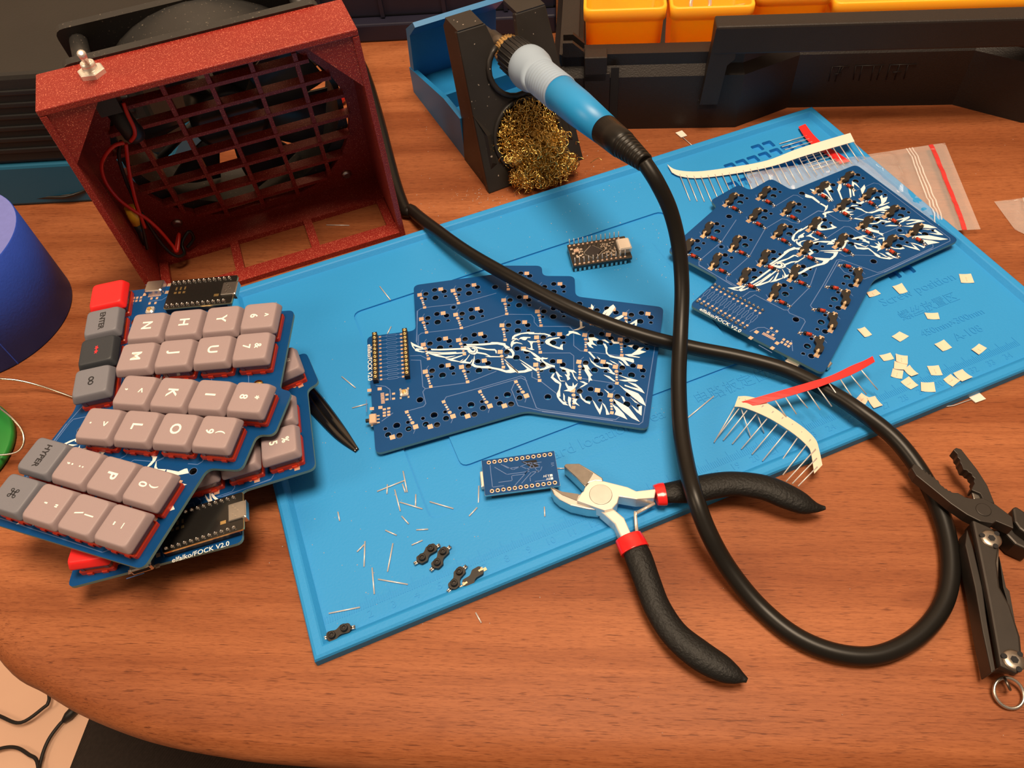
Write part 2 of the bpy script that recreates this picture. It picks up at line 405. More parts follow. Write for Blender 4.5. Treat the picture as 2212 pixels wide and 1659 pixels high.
def floor_cords():
    for i, (px, zz, lab) in enumerate((
        ([(-60, 1520), (0, 1547), (45, 1561), (95, 1528), (104, 1518), (106, 1503), (100, 1470)], -705, 'thin dark cord on the floor bending sharply beside the desk corner'),
        ([(-60, 1640), (0, 1617), (35, 1615), (62, 1630), (80, 1645), (86, 1700)], -708, 'dark cord arching in the bottom left corner of the floor'),
        ([(76, 1720), (88, 1645), (104, 1600), (128, 1566), (140, 1555)], -712, 'dark cord on the floor ending in a black plug by the desk edge'))):
        m = MB(); m.tube(spline([P(u, v, zz) for u, v in px], 6), 2.3, 8)
        o = solo(m, 'floor_cord', 'floor_cord', lab, 'cord', 'cords on the floor')
        if i == 2:
            a, b = P(136, 1559, zz), P(160, 1533, zz); c = o.location / MM; m = MB(); m.lathe(a - c, b - c, [(0, 3), (8, 6), (30, 6.5), ((b - a).length, 5)], 12)
            m.build('plug', 'floor_cord', o)
floor_cords()

# ================================================================== silicone mat
MANG = R(16.8); MO = Vector((-89, 103.5, 0))
MATF = Matrix.Translation(MO) @ Matrix.Rotation(MANG, 4, 'Z')
FLOOR_Z, REC_Z, RIM_Z = 3.4, 2.4, 6.0
def matl(u, v, z=FLOOR_Z): return MATF.inverted() @ P(u, v, z)
def silicone_mat():
    t = thing('soldering_mat', 'large blue silicone soldering mat with raised rim and moulded trays', 'mat', M=MATF)
    W_, H_, e = 384, 223, 7.6
    # tray layer with recess and square pockets
    rec = rounded([(61, 40.5), (250, 40.5), (250, 177.5), (61, 177.5)], 5)
    sq = lambda x, y, s=6.6: rounded([(x - s / 2, y - s / 2), (x + s / 2, y - s / 2), (x + s / 2, y + s / 2), (x - s / 2, y + s / 2)], 1.2, 3)
    pk = [(331, 203.5), (339, 203.5)] + [(306.5 + 8.05 * i, 195) for i in range(7)] + [(314.5 + 8.05 * i, 187) for i in range(6)] + [(298.5 + 8.05 * i, 179) for i in range(8)] + [(333, 78), (342, 78), (333, 86.5), (342, 86.5), (324, 95), (333, 95), (342, 95), (351, 95)]
    holes = [rec] + [sq(*p) for p in pk]
    m = MB(); plate(m, [(1.5, 1.5), (W_ - 1.5, 1.5), (W_ - 1.5, H_ - 1.5), (1.5, H_ - 1.5)], holes, .9, FLOOR_Z, 0, 0)
    m.box((W_ / 2, H_ / 2, .5), (W_ - 3, H_ - 3, 1.0)); m.prism(rounded([(61, 40.5), (250, 40.5), (250, 177.5), (61, 177.5)], 5), .9, REC_Z)
    m.build('tray_floor', 'mat_blue', t)
    m = MB(); m.prism(rounded([(83, 61), (231.5, 61), (231.5, 158), (83, 158)], 4), .95, FLOOR_Z); m.build('board_pad', 'mat_blue', t)
    # rim: rounded profile swept round the rectangle
    prof = [(0, 0), (0, 4.3), (.5, 5.4), (1.6, RIM_Z), (4.3, RIM_Z), (5.0, 5.6), (e - .4, FLOOR_Z - .3), (e - .4, 0)]
    m = MB(); n = len(prof)
    for (cx, cy, sx, sy) in ((0, 0, 1, 1), (W_, 0, -1, 1), (W_, H_, -1, -1), (0, H_, 1, -1)): m.v += [Vector((cx + sx * d, cy + sy * d, z)) for d, z in prof]
    for c in range(4):
        for k in range(n - 1): m.f.append([c * n + k, ((c + 1) % 4) * n + k, ((c + 1) % 4) * n + k + 1, c * n + k + 1]); m.mi.append(0); m.sm.append(False)
    m.build('rim', 'mat_blue', t)
    # ruler
    m = MB()
    for i in range(0, 351):
        x = 5.4 + i; h = 5.6 if i % 10 == 0 else 4.2 if i % 5 == 0 else 3.0
        m.box((x, 13.6 + h / 2, FLOOR_Z + .05), (.32, h, .22))
    r = m.build('ruler_ticks', 'mat_blue', t); r['kind'] = 'stuff'
    for k in range(1, 35):
        link('ruler_number', text_mesh(str(k), 4.6, Matrix.Translation((5.4 + 10 * k, 10.6, FLOOR_Z + .02)), .14, 'ruler_number', mats='mat_blue'), t)
    for txt, x, y, s in (('Circuit board location area', 135, 50, 8.4), ('Screw position', 337, 64, 7.6), ('450mm×300mm', 337, 38.5, 5.6), ('A-108', 339, 30, 6.6), ('电路板定位区', 222, 50, 8.0), ('螺丝放置区', 334, 52, 7.0)):
        z = REC_Z if 61 < x < 250 else FLOOR_Z
        link('embossed_text', text_mesh(txt, s, Matrix.Translation((x, y, z + .03)), .2, 'embossed_text', mats='mat_blue'), t)
    return t
MAT = silicone_mat()
# ================================================================== keyboard circuit boards
S1 = 700 / 2212
BO = Vector((-5.45, 267.96)); BANG = R(2.17725); ZA = 7.0
AF = Matrix.Translation((BO.x, BO.y, ZA)) @ Matrix.Rotation(BANG, 4, 'Z')
AFI = AF.inverted()
def bl(u, v): p = AFI @ P(u, v, ZA); return Vector((p.x, p.y))
def z1(x, y): return bl(760 + x * S1, 560 + y * S1)
KEYS = []
for i in range(4): KEYS.append((-29.5, 25 - 18 * i, 0))
for i in range(4): KEYS.append((-11.25, 24.7 - 18 * i, 0))
for i in range(4): KEYS.append((17.3 - 3.03 * i, 28.6 - 17.7 * i, -10))
for i in range(4): KEYS.append((33.8 - 3.03 * i, 17.1 - 17.7 * i, -10))
for i in range(4): KEYS.append((57.2 - 6.1 * i, -5.7 - 16.8 * i, -20))
for i in range(4): KEYS.append((74 - 6.0 * i, -12.2 - 16.7 * i, -20))
for i in range(4): KEYS.append((-53.3 + 18.07 * i, -55.5 + 2.93 * i, 190))
OUT = [(-40.9, 36.8), (6.2, 36.6), (8.1, 42.7), (30.7, 38.1), (29.6, 30.2), (46.9, 26.6), (44.6, 11.6), (88.2, -4.8), (62.5, -77.9), (8.5, -57.8), (-63.6, -69.9), (-67.0, 3.8), (-41.2, 3.3)]
MOUNT = [z1(*p) for p in ((465, 960), (1338, 940), (978, 190), (1553, 305), (695, 328), (1765, 870))]
HDR = [(z1(162, 535), z1(168, 825)), (z1(366, 508), z1(382, 797))]
def kpt(k, x, y):
    a = R(k[2]); return Vector((k[0] + x * math.cos(a) - y * math.sin(a), k[1] + x * math.sin(a) + y * math.cos(a)))
def board_mesh(mir=1):
    f = lambda p: (p[0] * mir, p[1])
    holes = []
    for k in KEYS:
        for x, y, r in ((0, 0, 1.72), (-5, 3.8, 1.5), (5, 3.8, 1.5), (0, 5.9, 1.5), (-5.5, 0, .95), (5.5, 0, .95)):
            holes.append([f(p) for p in circle(kpt(k, x, y), r, 12)])
    for p in MOUNT: holes.append([f(q) for q in circle(p, 1.65 if p is not MOUNT[4] and p is not MOUNT[5] else 1.1, 14)])
    out = [f(p) for p in rounded(OUT, 3.4, 5)]
    m = MB(); plate(m, out, holes, -1.6, 0, 0, 1, 2)
    # hole side walls blue-dark, outer edge pale: outer edge faces sit near the outline
    return m.mesh('circuit_board', ['pcb_blue', 'pcb_edge', 'hole_dark'])
BOARD = {1: board_mesh(1), -1: board_mesh(-1)}
def rings_mesh():
    m = MB()
    def ring(c, r0, r1, n=14):
        a, b = circle(c, r0, n), circle(c, r1, n); s = len(m.v); m.v += [Vector((*p, .03)) for p in a + b]
        for i in range(n): m.f.append([s + i, s + (i + 1) % n, s + n + (i + 1) % n, s + n + i][::-1]); m.mi.append(0); m.sm.append(False)
    for k in KEYS:
        for x, y, r in ((0, 0, 1.72), (-5, 3.8, 1.5), (5, 3.8, 1.5), (0, 5.9, 1.5), (-5.5, 0, .95), (5.5, 0, .95)): ring(kpt(k, x, y), r, r + .18)
    for p in MOUNT: ring(p, 1.65, 1.85)
    return m
def strip(m, pts, w_, z):
    for a, b in zip(pts[:-1], pts[1:]):
        a = Vector(a[:2]); b = Vector(b[:2]); d = (b - a)
        if d.length < 1e-4: continue
        n = Vector((-d.y, d.x)).normalized() * w_ / 2; e = d.normalized() * w_ * .4
        m.add([(*(a - e - n), z), (*(b + e - n), z), (*(b + e + n), z), (*(a - e + n), z)], [(0, 1, 2, 3)])
TR = [[(497, 330), (470, 338), (445, 355), (445, 560)], [(497, 330), (735, 303), (985, 232)], [(510, 500), (475, 505), (455, 520), (455, 600)], [(510, 500), (750, 472), (1055, 376), (1225, 378), (1245, 400), (1245, 430), (1270, 458), (1480, 458), (1510, 485)],
 [(540, 875), (500, 885), (485, 905), (505, 985), (490, 1005), (375, 1038)], [(540, 875), (790, 843), (985, 765)], [(627, 968), (645, 940), (870, 880), (1155, 797), (1180, 806), (1260, 1015), (1290, 1025), (1800, 1095), (1825, 1078)],
 [(870, 892), (1155, 810), (1195, 830)], [(1115, 835), (1090, 890), (1135, 1000), (1290, 1035), (1780, 1100)], [(405, 688), (470, 690), (485, 870), (500, 882)], [(400, 660), (470, 657), (520, 683)], [(1293, 458), (1490, 460), (1515, 490), (1515, 590), (1560, 625), (1840, 660)],
 [(1285, 640), (1490, 640), (1515, 660), (1515, 760)], [(1230, 770), (1230, 805), (1290, 833), (1395, 915)], [(1510, 800), (1560, 812), (1810, 850)], [(1270, 285), (1490, 285), (1510, 300), (1510, 340)], [(1860, 475), (1960, 490), (2060, 500), (2080, 525), (1985, 1110), (1960, 1128), (1300, 1040)],
 [(450, 355), (440, 560), (480, 640)], [(165, 860), (230, 868), (260, 890), (265, 960)], [(205, 1105), (280, 1050)], [(100, 960), (100, 1040)], [(1180, 30), (1150, 0)]]
def traces_mesh():
    m = MB()
    for l in TR[:-1]: strip(m, [z1(*p) for p in l], .38, .035)
    for k in KEYS: strip(m, [kpt(k, -8.0, 5), kpt(k, -6.6, 7.2)], .3, .035)
    h0, h1 = HDR
    for i in range(12):
        a = h0[0] + (h0[1] - h0[0]) * (i / 11); b = h1[0] + (h1[1] - h1[0]) * (i / 11); d = b - a
        strip(m, [a + d * .2, a + d * .34, a + d * .38 + Vector((0, .6)), a + d * .66 + Vector((0, .6)), a + d * .72, b - d * .18], .28, .035)
        strip(m, [a + d * .34, a + d * .38 - Vector((0, .6)), a + d * .66 - Vector((0, .6)), a + d * .72], .28, .035)
    return m
def pads_mesh(ledge=True):
    m = MB()
    def q(k, x, y, w_, h, z=.05):
        m.flat([kpt(k, x - w_ / 2, y - h / 2), kpt(k, x + w_ / 2, y - h / 2), kpt(k, x + w_ / 2, y + h / 2), kpt(k, x - w_ / 2, y + h / 2)], z)
    for k in KEYS:
        q(k, -8.4, 3.8, 2.5, 2.5); q(k, 3.3, 5.85, 2.5, 2.5)
        m.flat(circle(kpt(k, -7.5, 1.05), .95, 12), .05)
        for x, y, w_, h in ((-7.15, -1.0, 1.1, .9), (-6.6, -4.0, 1.1, .9), (-6.25, -6.1, 1.7, 1.7)): q(k, x, y, w_, h)
    for (a, b), sx in zip(HDR, (2.3, -2.3)):
        for i in range(12):
            p = a + (b - a) * (i / 11); m.flat([p + Vector((sx - .6, -.55)), p + Vector((sx + .6, -.55)), p + Vector((sx + .6, .55)), p + Vector((sx - .6, .55))], .05)
    for p in ((120, 895), (190, 885), (137, 1020), (195, 1012)): m.flat([z1(p[0] + dx, p[1] + dy) for dx, dy in ((-14, -9), (14, -11), (14, 9), (-14, 11))], .05)
    for i in range(10): c = z1(208 + i * .6, 915 + i * 7.5); m.flat([c + Vector(v) for v in ((-.9, -.22), (.9, -.22), (.9, .22), (-.9, .22))], .05)
    for p in ((240, 925), (240, 957), (285, 918), (285, 952), (222, 1025), (252, 1018), (222, 1048), (252, 1042), (222, 1068), (252, 1062)): c = z1(*p); m.flat([c + Vector(v) for v in ((-.75, -.6), (.75, -.6), (.75, .6), (-.75, .6))], .05)
    return m
def smd_star():
    m = MB()
    for k in KEYS:
        c = kpt(k, -6.9, -2.5)
        for j in range(3): a = R(60 * j); d = Vector((math.cos(a), math.sin(a))) * .6; strip(m, [c - d, c + d], .25, .05)
    return m
# ---- the bird of prey print
BIRD = {(880, 700): [
 [(65,355),(130,395),(230,440),(320,465),(310,490),(215,470),(112,430),(150,490),(140,505),(95,450)],
 [(150,500),(180,485),(230,490),(330,490),(345,505),(210,515),(250,535),(350,555),(330,565),(230,555),(155,535)],
 [(470,495),(600,498),(1060,480),(1220,465),(1245,480),(1265,510),(1300,540),(1330,530),(1340,505),(1310,492),(1272,486),(1300,470),(1350,480),(1365,515),(1345,560),(1295,575),(1240,560),(1205,525),(1180,515),(1060,510),(700,525),(480,525)],
 [(1345,470),(1390,490),(1405,530),(1395,580),(1340,610),(1275,600),(1225,575),(1193,533),(1205,529),(1250,572),(1300,587),(1360,567),(1377,520),(1362,485)],
 [(370,545),(700,565),(970,555),(980,568),(700,580),(400,570)],
 [(380,575),(600,590),(1180,560),(1100,585),(850,605),(590,612),(760,655),(970,630),(900,650),(770,680),(560,640)],
 [(755,690),(870,685),(1090,620),(1100,635),(900,705),(1040,745),(1120,695),(1080,740),(1035,757),(870,735)],
 [(1035,770),(1130,725),(1185,680),(1235,605),(1240,620),(1155,745),(1245,765),(1300,690),(1290,740),(1250,790),(1150,780)],
 [(1335,620),(1340,700),(1320,790),(1370,825),(1480,840),(1610,835),(1690,860),(1880,895),(1960,925),(2045,910),(1955,770),(1990,800),(2150,960),(2060,975),(1970,970),(1800,915),(1650,885),(1500,880),(1340,860),(1270,820),(1290,770),(1320,690)],
 [(1170,400),(1290,398),(1420,395),(1640,380),(1680,360),(1790,362),(1950,385),(1960,420),(2050,470),(2010,480),(1960,500),(1945,470),(1910,430),(1790,405),(1680,410),(1500,425),(1300,430),(1190,430)],
 [(1120,445),(1190,437),(1330,442),(1480,470),(1580,495),(1740,500),(1780,530),(1780,585),(1760,585),(1745,530),(1600,520),(1460,500),(1290,460),(1130,465)],
 [(1400,555),(1560,585),(1660,640),(1840,645),(1850,660),(1640,660),(1550,645),(1620,635),(1520,605),(1390,585)],
 [(1990,490),(2080,490),(2130,560),(2132,600),(2110,660),(2090,680),(1930,675),(2000,650),(2000,620),(2080,640),(2090,600),(2060,550),(2010,510)],
 [(1925,695),(1945,710),(2212,960),(2200,975),(2040,830)]],
 (1080, 680): [
 [(235,500),(245,440),(290,400),(390,370),(560,345),(685,350),(680,365),(890,370),(980,395),(1040,435),(990,430),(930,450),(970,420),(880,390),(580,385),(560,375),(430,385),(300,440),(280,460),(340,470),(380,515),(340,495),(270,485)],
 [(235,660),(210,600),(225,540),(260,505),(330,490),(280,520),(270,545),(340,545),(420,565),(455,590),(400,575),(330,565),(270,590),(240,640)],
 [(370,490),(410,450),(470,440),(610,445),(605,460),(545,462),(530,490),(500,510),(450,500),(420,480)],
 [(545,515),(600,525),(740,530),(730,545),(660,550),(640,590),(650,680),(690,700),(640,702),(590,690),(530,655),(600,672),(620,640),(595,560)],
 [(895,540),(920,500),(990,470),(1180,445),(1190,465),(1060,490),(1000,520),(985,560),(1050,610),(1190,650),(1210,600),(1255,585),(1245,640),(1255,700),(1150,680),(1000,620),(920,580)],
 [(1310,410),(1370,370),(1370,325),(1450,325),(1540,350),(1620,410),(1540,390),(1450,365),(1400,380),(1360,420)],
 [(1450,310),(1560,270),(1595,240),(1590,130),(1635,140),(1640,240),(1700,235),(1640,270),(1560,300)],
 [(420,690),(480,680),(600,720),(690,770),(800,850),(820,870),(790,910),(830,950),(740,920),(655,865),(740,860),(680,820),(600,740),(520,730),(440,710)],
 [(810,870),(840,845),(900,860),(960,860),(930,885),(870,885),(850,900),(900,940),(1000,990),(1090,1010),(1095,1050),(1040,1040),(900,980),(830,920)],
 [(900,987),(1030,1042),(900,1090),(800,1110),(790,1080),(880,1060),(930,1020)],
 [(380,890),(420,905),(740,1100),(730,1130),(640,1080),(520,990)],
 [(415,955),(440,965),(640,1095),(640,1110),(500,1150),(360,1160),(310,1140),(80,890),(105,905),(250,1040),(360,1120),(480,1110),(545,1080)],
 [(110,955),(150,980),(300,1130),(290,1145),(150,1155),(0,1110),(0,1080),(130,1110),(200,1090)],
 [(1010,1250),(1050,1180),(1090,1165),(1060,1240),(1190,1340),(1220,1360),(1200,1390),(1100,1340)],
 [(1110,1140),(1130,1130),(1190,1200),(1250,1240),(1190,1225),(1180,1240),(1210,1310),(1310,1325),(1200,1327),(1160,1260)],
 [(1180,1040),(1260,1045),(1390,1090),(1470,1105),(1530,1165),(1480,1150),(1450,1140),(1480,1220),(1550,1330),(1480,1270),(1430,1150),(1330,1110),(1230,1080)],
 [(1310,1110),(1380,1130),(1395,1210),(1370,1220),(1400,1275),(1345,1310),(1330,1240),(1290,1185),(1345,1195)],
 [(1755,455),(1880,450),(1970,495),(1920,520),(1840,510),(1860,560),(1935,620),(1830,590),(1810,610),(1865,670),(1780,640),(1720,560),(1780,540)],
 [(1750,740),(1790,735),(1900,860),(1880,880),(1840,840)]],
 (1220, 640): [
 [(760,940),(810,950),(850,1020),(840,1100),(870,1160),(1000,1200),(1200,1215),(1370,1250),(1380,1310),(1360,1325),(1200,1270),(1290,1390),(1230,1380),(1150,1290),(1080,1250),(900,1210),(820,1140),(810,1040)],
 [(1185,1160),(1330,1150),(1430,1080),(1480,1020),(1580,1015),(1500,1075),(1620,1105),(1480,1160),(1330,1180),(1500,1215),(1480,1225),(1280,1200)],
 [(1240,985),(1380,960),(1330,1020)], [(915,880),(950,850),(980,900),(1090,910),(1080,945),(970,945)], [(730,870),(800,860),(880,920),(860,935),(780,890)],
 [(250,240),(330,195),(385,320),(350,480),(300,490),(320,330),(260,270)], [(530,155),(580,215),(560,270),(515,230)], [(600,320),(640,330),(655,420),(600,560),(560,600),(625,410)],
 [(690,440),(790,290),(870,250),(890,215),(965,165),(1005,215),(960,280),(940,320),(880,390),(800,380),(850,300),(720,450),(600,600),(620,540)],
 [(890,525),(960,450),(1130,375),(1180,400),(1090,460),(960,500),(780,680),(760,660)], [(1120,600),(1200,540),(1240,490),(1255,540),(1180,600),(1000,720),(960,720)],
 [(1240,580),(1440,460),(1440,560),(1380,665),(1400,530),(1260,600),(1080,740),(1060,720)], [(1365,685),(1555,650),(1480,720),(1240,800)]],
 (1180, 760): [
 [(855,105),(900,180),(1000,260),(1100,310),(1240,310),(1320,390),(1310,400),(1370,430),(1360,460),(1220,400),(1280,400),(1220,340),(1090,335),(980,285),(890,200)],
 [(1005,90),(1075,140),(1060,160)], [(1200,200),(1310,240),(1320,270),(1190,230)], [(1255,165),(1360,210),(1450,270),(1330,220)], [(1435,180),(1500,210),(1560,280),(1500,260)],
 [(730,260),(820,265),(880,365),(830,340),(870,410),(920,470),(890,480),(880,510),(920,570),(870,570),(845,615),(840,500),(760,370),(770,340)],
 [(665,590),(740,590),(830,635),(720,700),(660,720),(690,690),(770,640)], [(1430,460),(1600,510),(1830,570),(1780,595),(1560,590),(1440,560),(1640,555)],
 [(1140,455),(1260,490),(1380,590),(1340,590)], [(1440,650),(1540,720),(1760,800),(1830,830),(1920,930),(1985,1080),(1860,1010),(1700,880),(1560,770)],
 [(1620,600),(1780,640),(1900,740),(1960,830),(1840,780),(1560,680),(1560,655),(1690,700),(1850,735)],
 [(270,600),(300,650),(275,760),(280,890),(250,900),(330,990),(430,1010),(380,1012),(440,1070),(340,1050),(260,970),(215,900),(205,840),(250,750)],
 [(385,600),(440,680),(520,690),(530,610),(560,680),(630,620),(590,700),(550,740),(470,790),(345,780),(430,750),(380,650)],
 [(440,890),(500,920),(480,1020),(500,1130),(450,1070),(430,960)], [(540,940),(620,935),(590,1000),(665,1080),(600,1050),(530,1020)], [(340,820),(370,880),(370,970),(400,1010),(340,960)],
 [(655,840),(690,840),(720,920),(800,980),(880,1000),(870,1045),(780,1010),(690,930)], [(920,960),(960,1000),(1060,1150),(1110,1030),(1110,1130),(1070,1255),(980,1100)],
 [(1105,1005),(1170,1060),(1260,1250),(1195,1255),(1180,1140)], [(1330,930),(1640,1110),(1860,1395),(1700,1320),(1530,1180),(1400,1040)],
 [(1310,1040),(1420,1110),(1540,1230),(1615,1350),(1480,1290),(1360,1250),(1390,1180)], [(1490,880),(1540,900),(1575,975),(1545,1000)],
 [(1690,1060),(1840,1180),(1840,1090),(1905,1075),(1895,1270),(1800,1200)], [(1665,900),(1740,960),(1850,1040),(1770,1010)], [(1145,740),(1250,810),(1230,830)]]}
def bird_mesh():
    m = MB(); k = 240 / 2212; n = 0
    for (ox, oy), polys in BIRD.items():
        for p in polys:
            m.flat([bl(ox + x * k, oy + y * k) for x, y in p], .065 + .002 * (n % 4)); n += 1
    return m
BIRDM = bird_mesh()
FLIP = Matrix.Scale(-1, 4, (1, 0, 0))
def mirrored(mb, mir):
    m = MB(); m.v = [p.copy() for p in mb.v]; m.f = [list(f) for f in mb.f]; m.mi = list(mb.mi); m.sm = list(mb.sm)
    if mir < 0: m.xf(FLIP); m.f = [f[::-1] for f in m.f]
    return m
PRINT = {}
for s_ in (1, -1):
    PRINT[s_] = dict(bird=mirrored(BIRDM, s_).mesh('bird_print', 'silk'), rings=mirrored(rings_mesh(), s_).mesh('hole_rings', 'pcb_trace'), tr=mirrored(traces_mesh(), s_).mesh('copper_traces', 'pcb_trace'),
                     pads=mirrored(pads_mesh(), s_).mesh('solder_pads', 'copper'), star=mirrored(smd_star(), s_).mesh('diode_symbols', 'silk'))
def board_parts(t, mir=1, pads=True):
    b = link('circuit_board', BOARD[mir], t); pr = PRINT[mir]
    link('hole_rings', pr['rings'], b); link('copper_traces', pr['tr'], b); link('bird_print', pr['bird'], b)
    if pads: link('solder_pads', pr['pads'], b); link('diode_symbols', pr['star'], b)
    c = z1(122, 703)
    if mir > 0: Mx = Matrix.Translation((c.x, c.y, .07)) @ Matrix.Rotation(R(-90), 4, 'Z')
    else: Mx = Matrix.Translation((-c.x, c.y, .07)) @ Matrix.Rotation(R(90), 4, 'Z')
    link('board_lettering', text_mesh('elfalko/FOCK V2.0', 3.1, Mx, .01, 'board_lettering', mats='silk', space=1.02, bold=.025), b)
    return b
# ---- small components
def pin_sleeve_mesh():
    m = MB(); m.lathe((0, 0, 0), (0, 0, .5), [(0, .95), (.35, .95), (.5, .75), (.5, .42), (.15, .32)], 12); return m.mesh('pin_socket', 'gold')
def socket_body():
    "hot-swap socket, seen from its back; long axis x, contacts at both ends"
    m = MB(); m.prism(rounded([(-4.9, .05), (-3.9, -1.55), (-1.1, -1.55), (-.1, -.2), (.9, .35), (4.2, .35), (4.9, 1.2), (4.9, 3.6), (4.1, 4.3), (1.0, 4.3), (.1, 3.4), (-.9, 2.6), (-4.2, 2.6), (-4.9, 1.9)], .5, 2), .05, 1.85)
    return m.mesh('socket_body', 'socket_black')
def socket_contacts():
    m = MB()
    for x, y, s in ((-4.6, .6, -1), (4.6, 2.3, 1)):
        m.box((x - s * .6, y, 1.93), (1.7, .8, .2)); m.box((x + s * 1.3, y, .25), (1.6, 1.4, .4)); m.box((x + s * .45, y, 1.1), (.3, 1.1, 1.7))
        m.box((x + s * .2, y + .55, 2.1), (1.0, .22, .45)); m.box((x + s * .2, y - .55, 2.1), (1.0, .22, .45))
    return m.mesh('contact', 'contact_metal')
def pegs_mesh():
    m = MB()
    for x, y in ((-2.5, .55), (2.5, 2.3)):
        m.lathe((x, y, 1.85), (x, y, 3.5), [(0, 1.45), (1.65, 1.45), (1.65, .75), (.6, .7)], 16)
    return m.mesh('peg', 'socket_black')
def diode_mesh():
    m = MB()
    m.mat = 0; m.cyl((-1.9, 0, 1.0), (.75, 0, 1.0), .85, n=12)
    m.mat = 1; m.cyl((.75, 0, 1.0), (1.9, 0, 1.0), .86, n=12)
    m.mat = 2; m.tube([(-1.9, 0, 1.0), (-3.0, 0, .9), (-3.6, 0, .1)], .27, 6); m.tube([(1.9, 0, 1.0), (3.0, 0, .9), (3.6, 0, .1)], .27, 6)
    m.lathe((-3.7, 0, .02), (-3.7, 0, .9), [(0, .95), (.35, .75), (.8, .25)], 10); m.lathe((3.7, 0, .02), (3.7, 0, .9), [(0, .95), (.35, .75), (.8, .25)], 10)
    return m.mesh('diode', ['glass_red', 'wire_black', 'solder'])
SLV, SKB, SKC, SKP, DIO = pin_sleeve_mesh(), socket_body(), socket_contacts(), pegs_mesh(), diode_mesh()

# ---- board A: bare side up, sockets underneath
tA = thing('keyboard_circuit_board', 'dark blue keyboard circuit board with pin headers and bird print, crossed by the black cable', 'circuit board', M=AF)
bA = board_parts(tA, 1)
for k in KEYS:
    c = kpt(k, -2.5, 3.3); o = link('hot_swap_socket', SKB, tA, (c.x, c.y, -1.65), R(k[2])); o.rotation_euler = (R(180), 0, R(k[2] + 180)); o.location.z = -1.65 * MM
for a, b in HDR:
    m = MB(); d = (b - a).normalized(); n = Vector((-d.y, d.x)); q0, q1 = a - d * 1.3, b + d * 2.2
    m.prism([q0 - n * 1.25, q1 - n * 1.25, q1 + n * 1.25, q0 + n * 1.25], .02, 2.9); h = m.build('pin_header', 'header_black', tA)
    for i in range(12): p = a + (b - a) * (i / 11); link('pin_socket', SLV, h, (p.x, p.y, 2.75))
c = z1(360, 918)
m = MB(); m.rbox((c.x, c.y, .9), (4.2, 4.0, 1.6), .6); m.mat = 1; m.lathe((c.x, c.y, 1.7), (c.x, c.y, 2.4), [(0, 1.15), (.5, 1.15), (.6, .9)], 16); m.mat = 2
for sx in (-1, 1):
    for sy in (-1, 1): m.box((c.x + sx * 1.9, c.y + sy * 2.6, .25), (.9, 1.3, .4))
m.build('reset_button', ['steel_polish', 'gold', 'solder'], tA)
c = z1(147, 1100); m = MB(); m.rbox((c.x, c.y, 1.0), (3.6, 5.6, 1.7), .35); m.mat = 1; m.box((c.x - 2.6, c.y - .3, .8), (1.8, 1.5, 1.2)); m.mat = 2
for i in range(3): m.box((c.x + 2.4, c.y - 2 + i * 2, .25), (1.5, .8, .4))
for s in (-1, 1): m.box((c.x - .6, c.y + s * 3.2, .25), (1.0, 1.0, .4))
m.build('slide_switch', ['copper', 'socket_black', 'solder'], tA)

# ---- board B: sockets and diodes up
RZ = [(943, 1097), (1468, 710), (492, 407), (990, 248), (443, 612), (1652, 498)]
ZB = 9.0
def fit2(src, dst):
    n = len(src); ca = sum(src, Vector((0, 0))) / n; cb = sum(dst, Vector((0, 0))) / n
    s = sum((a - ca).x * (b - cb).y - (a - ca).y * (b - cb).x for a, b in zip(src, dst)); c_ = sum((a - ca).dot(b - cb) for a, b in zip(src, dst)); an = math.atan2(s, c_)
    rc = Vector((ca.x * math.cos(an) - ca.y * math.sin(an), ca.x * math.sin(an) + ca.y * math.cos(an))); return cb - rc, an
oB, aB = fit2(MOUNT, [P(1420 + x * S1, 340 + y * S1, ZB).xy for x, y in RZ])
BF = Matrix.Translation((oB.x, oB.y, ZB)) @ Matrix.Rotation(aB, 4, 'Z')
tB = thing('keyboard_circuit_board', 'dark blue keyboard circuit board fitted with black sockets and red diodes, by the plastic bag', 'circuit board', M=BF)
bB = board_parts(tB, 1)
for k in KEYS:
    c = kpt(k, -2.5, 3.2); o = link('hot_swap_socket', SKB, tB, (c.x, c.y, 0), R(k[2])); link('contact', SKC, o)
    c = kpt(k, -6.9, -2.55); link('diode', DIO, tB, (c.x, c.y, 0), R(k[2] - 80))
m = MB(); m.lathe((0, 0, 0), (0, 0, 1.3), [(0, 1.0), (.5, .8), (1.0, .4), (1.35, .1)], 10); BLOB = m.mesh('solder_joint', 'solder')
for a, b in HDR:
    for i in range(12): p = a + (b - a) * (i / 11); link('solder_joint', BLOB, bB, (p.x, p.y, .03))
    m = MB(); d = (b - a).normalized(); n = Vector((-d.y, d.x)); q0, q1 = a - d * 1.3, b + d * 1.3
    m.prism([q0 - n * 1.25, q1 - n * 1.25, q1 + n * 1.25, q0 + n * 1.25], -4.0, -1.62); m.build('pin_header', 'header_black', tB)
for p in ((-64.5, -55), (-55, -66)):
    m = MB(); m.rbox((p[0], p[1], -2.8), (4, 7, 2.3), .4); m.build('slide_switch', 'steel', tB)
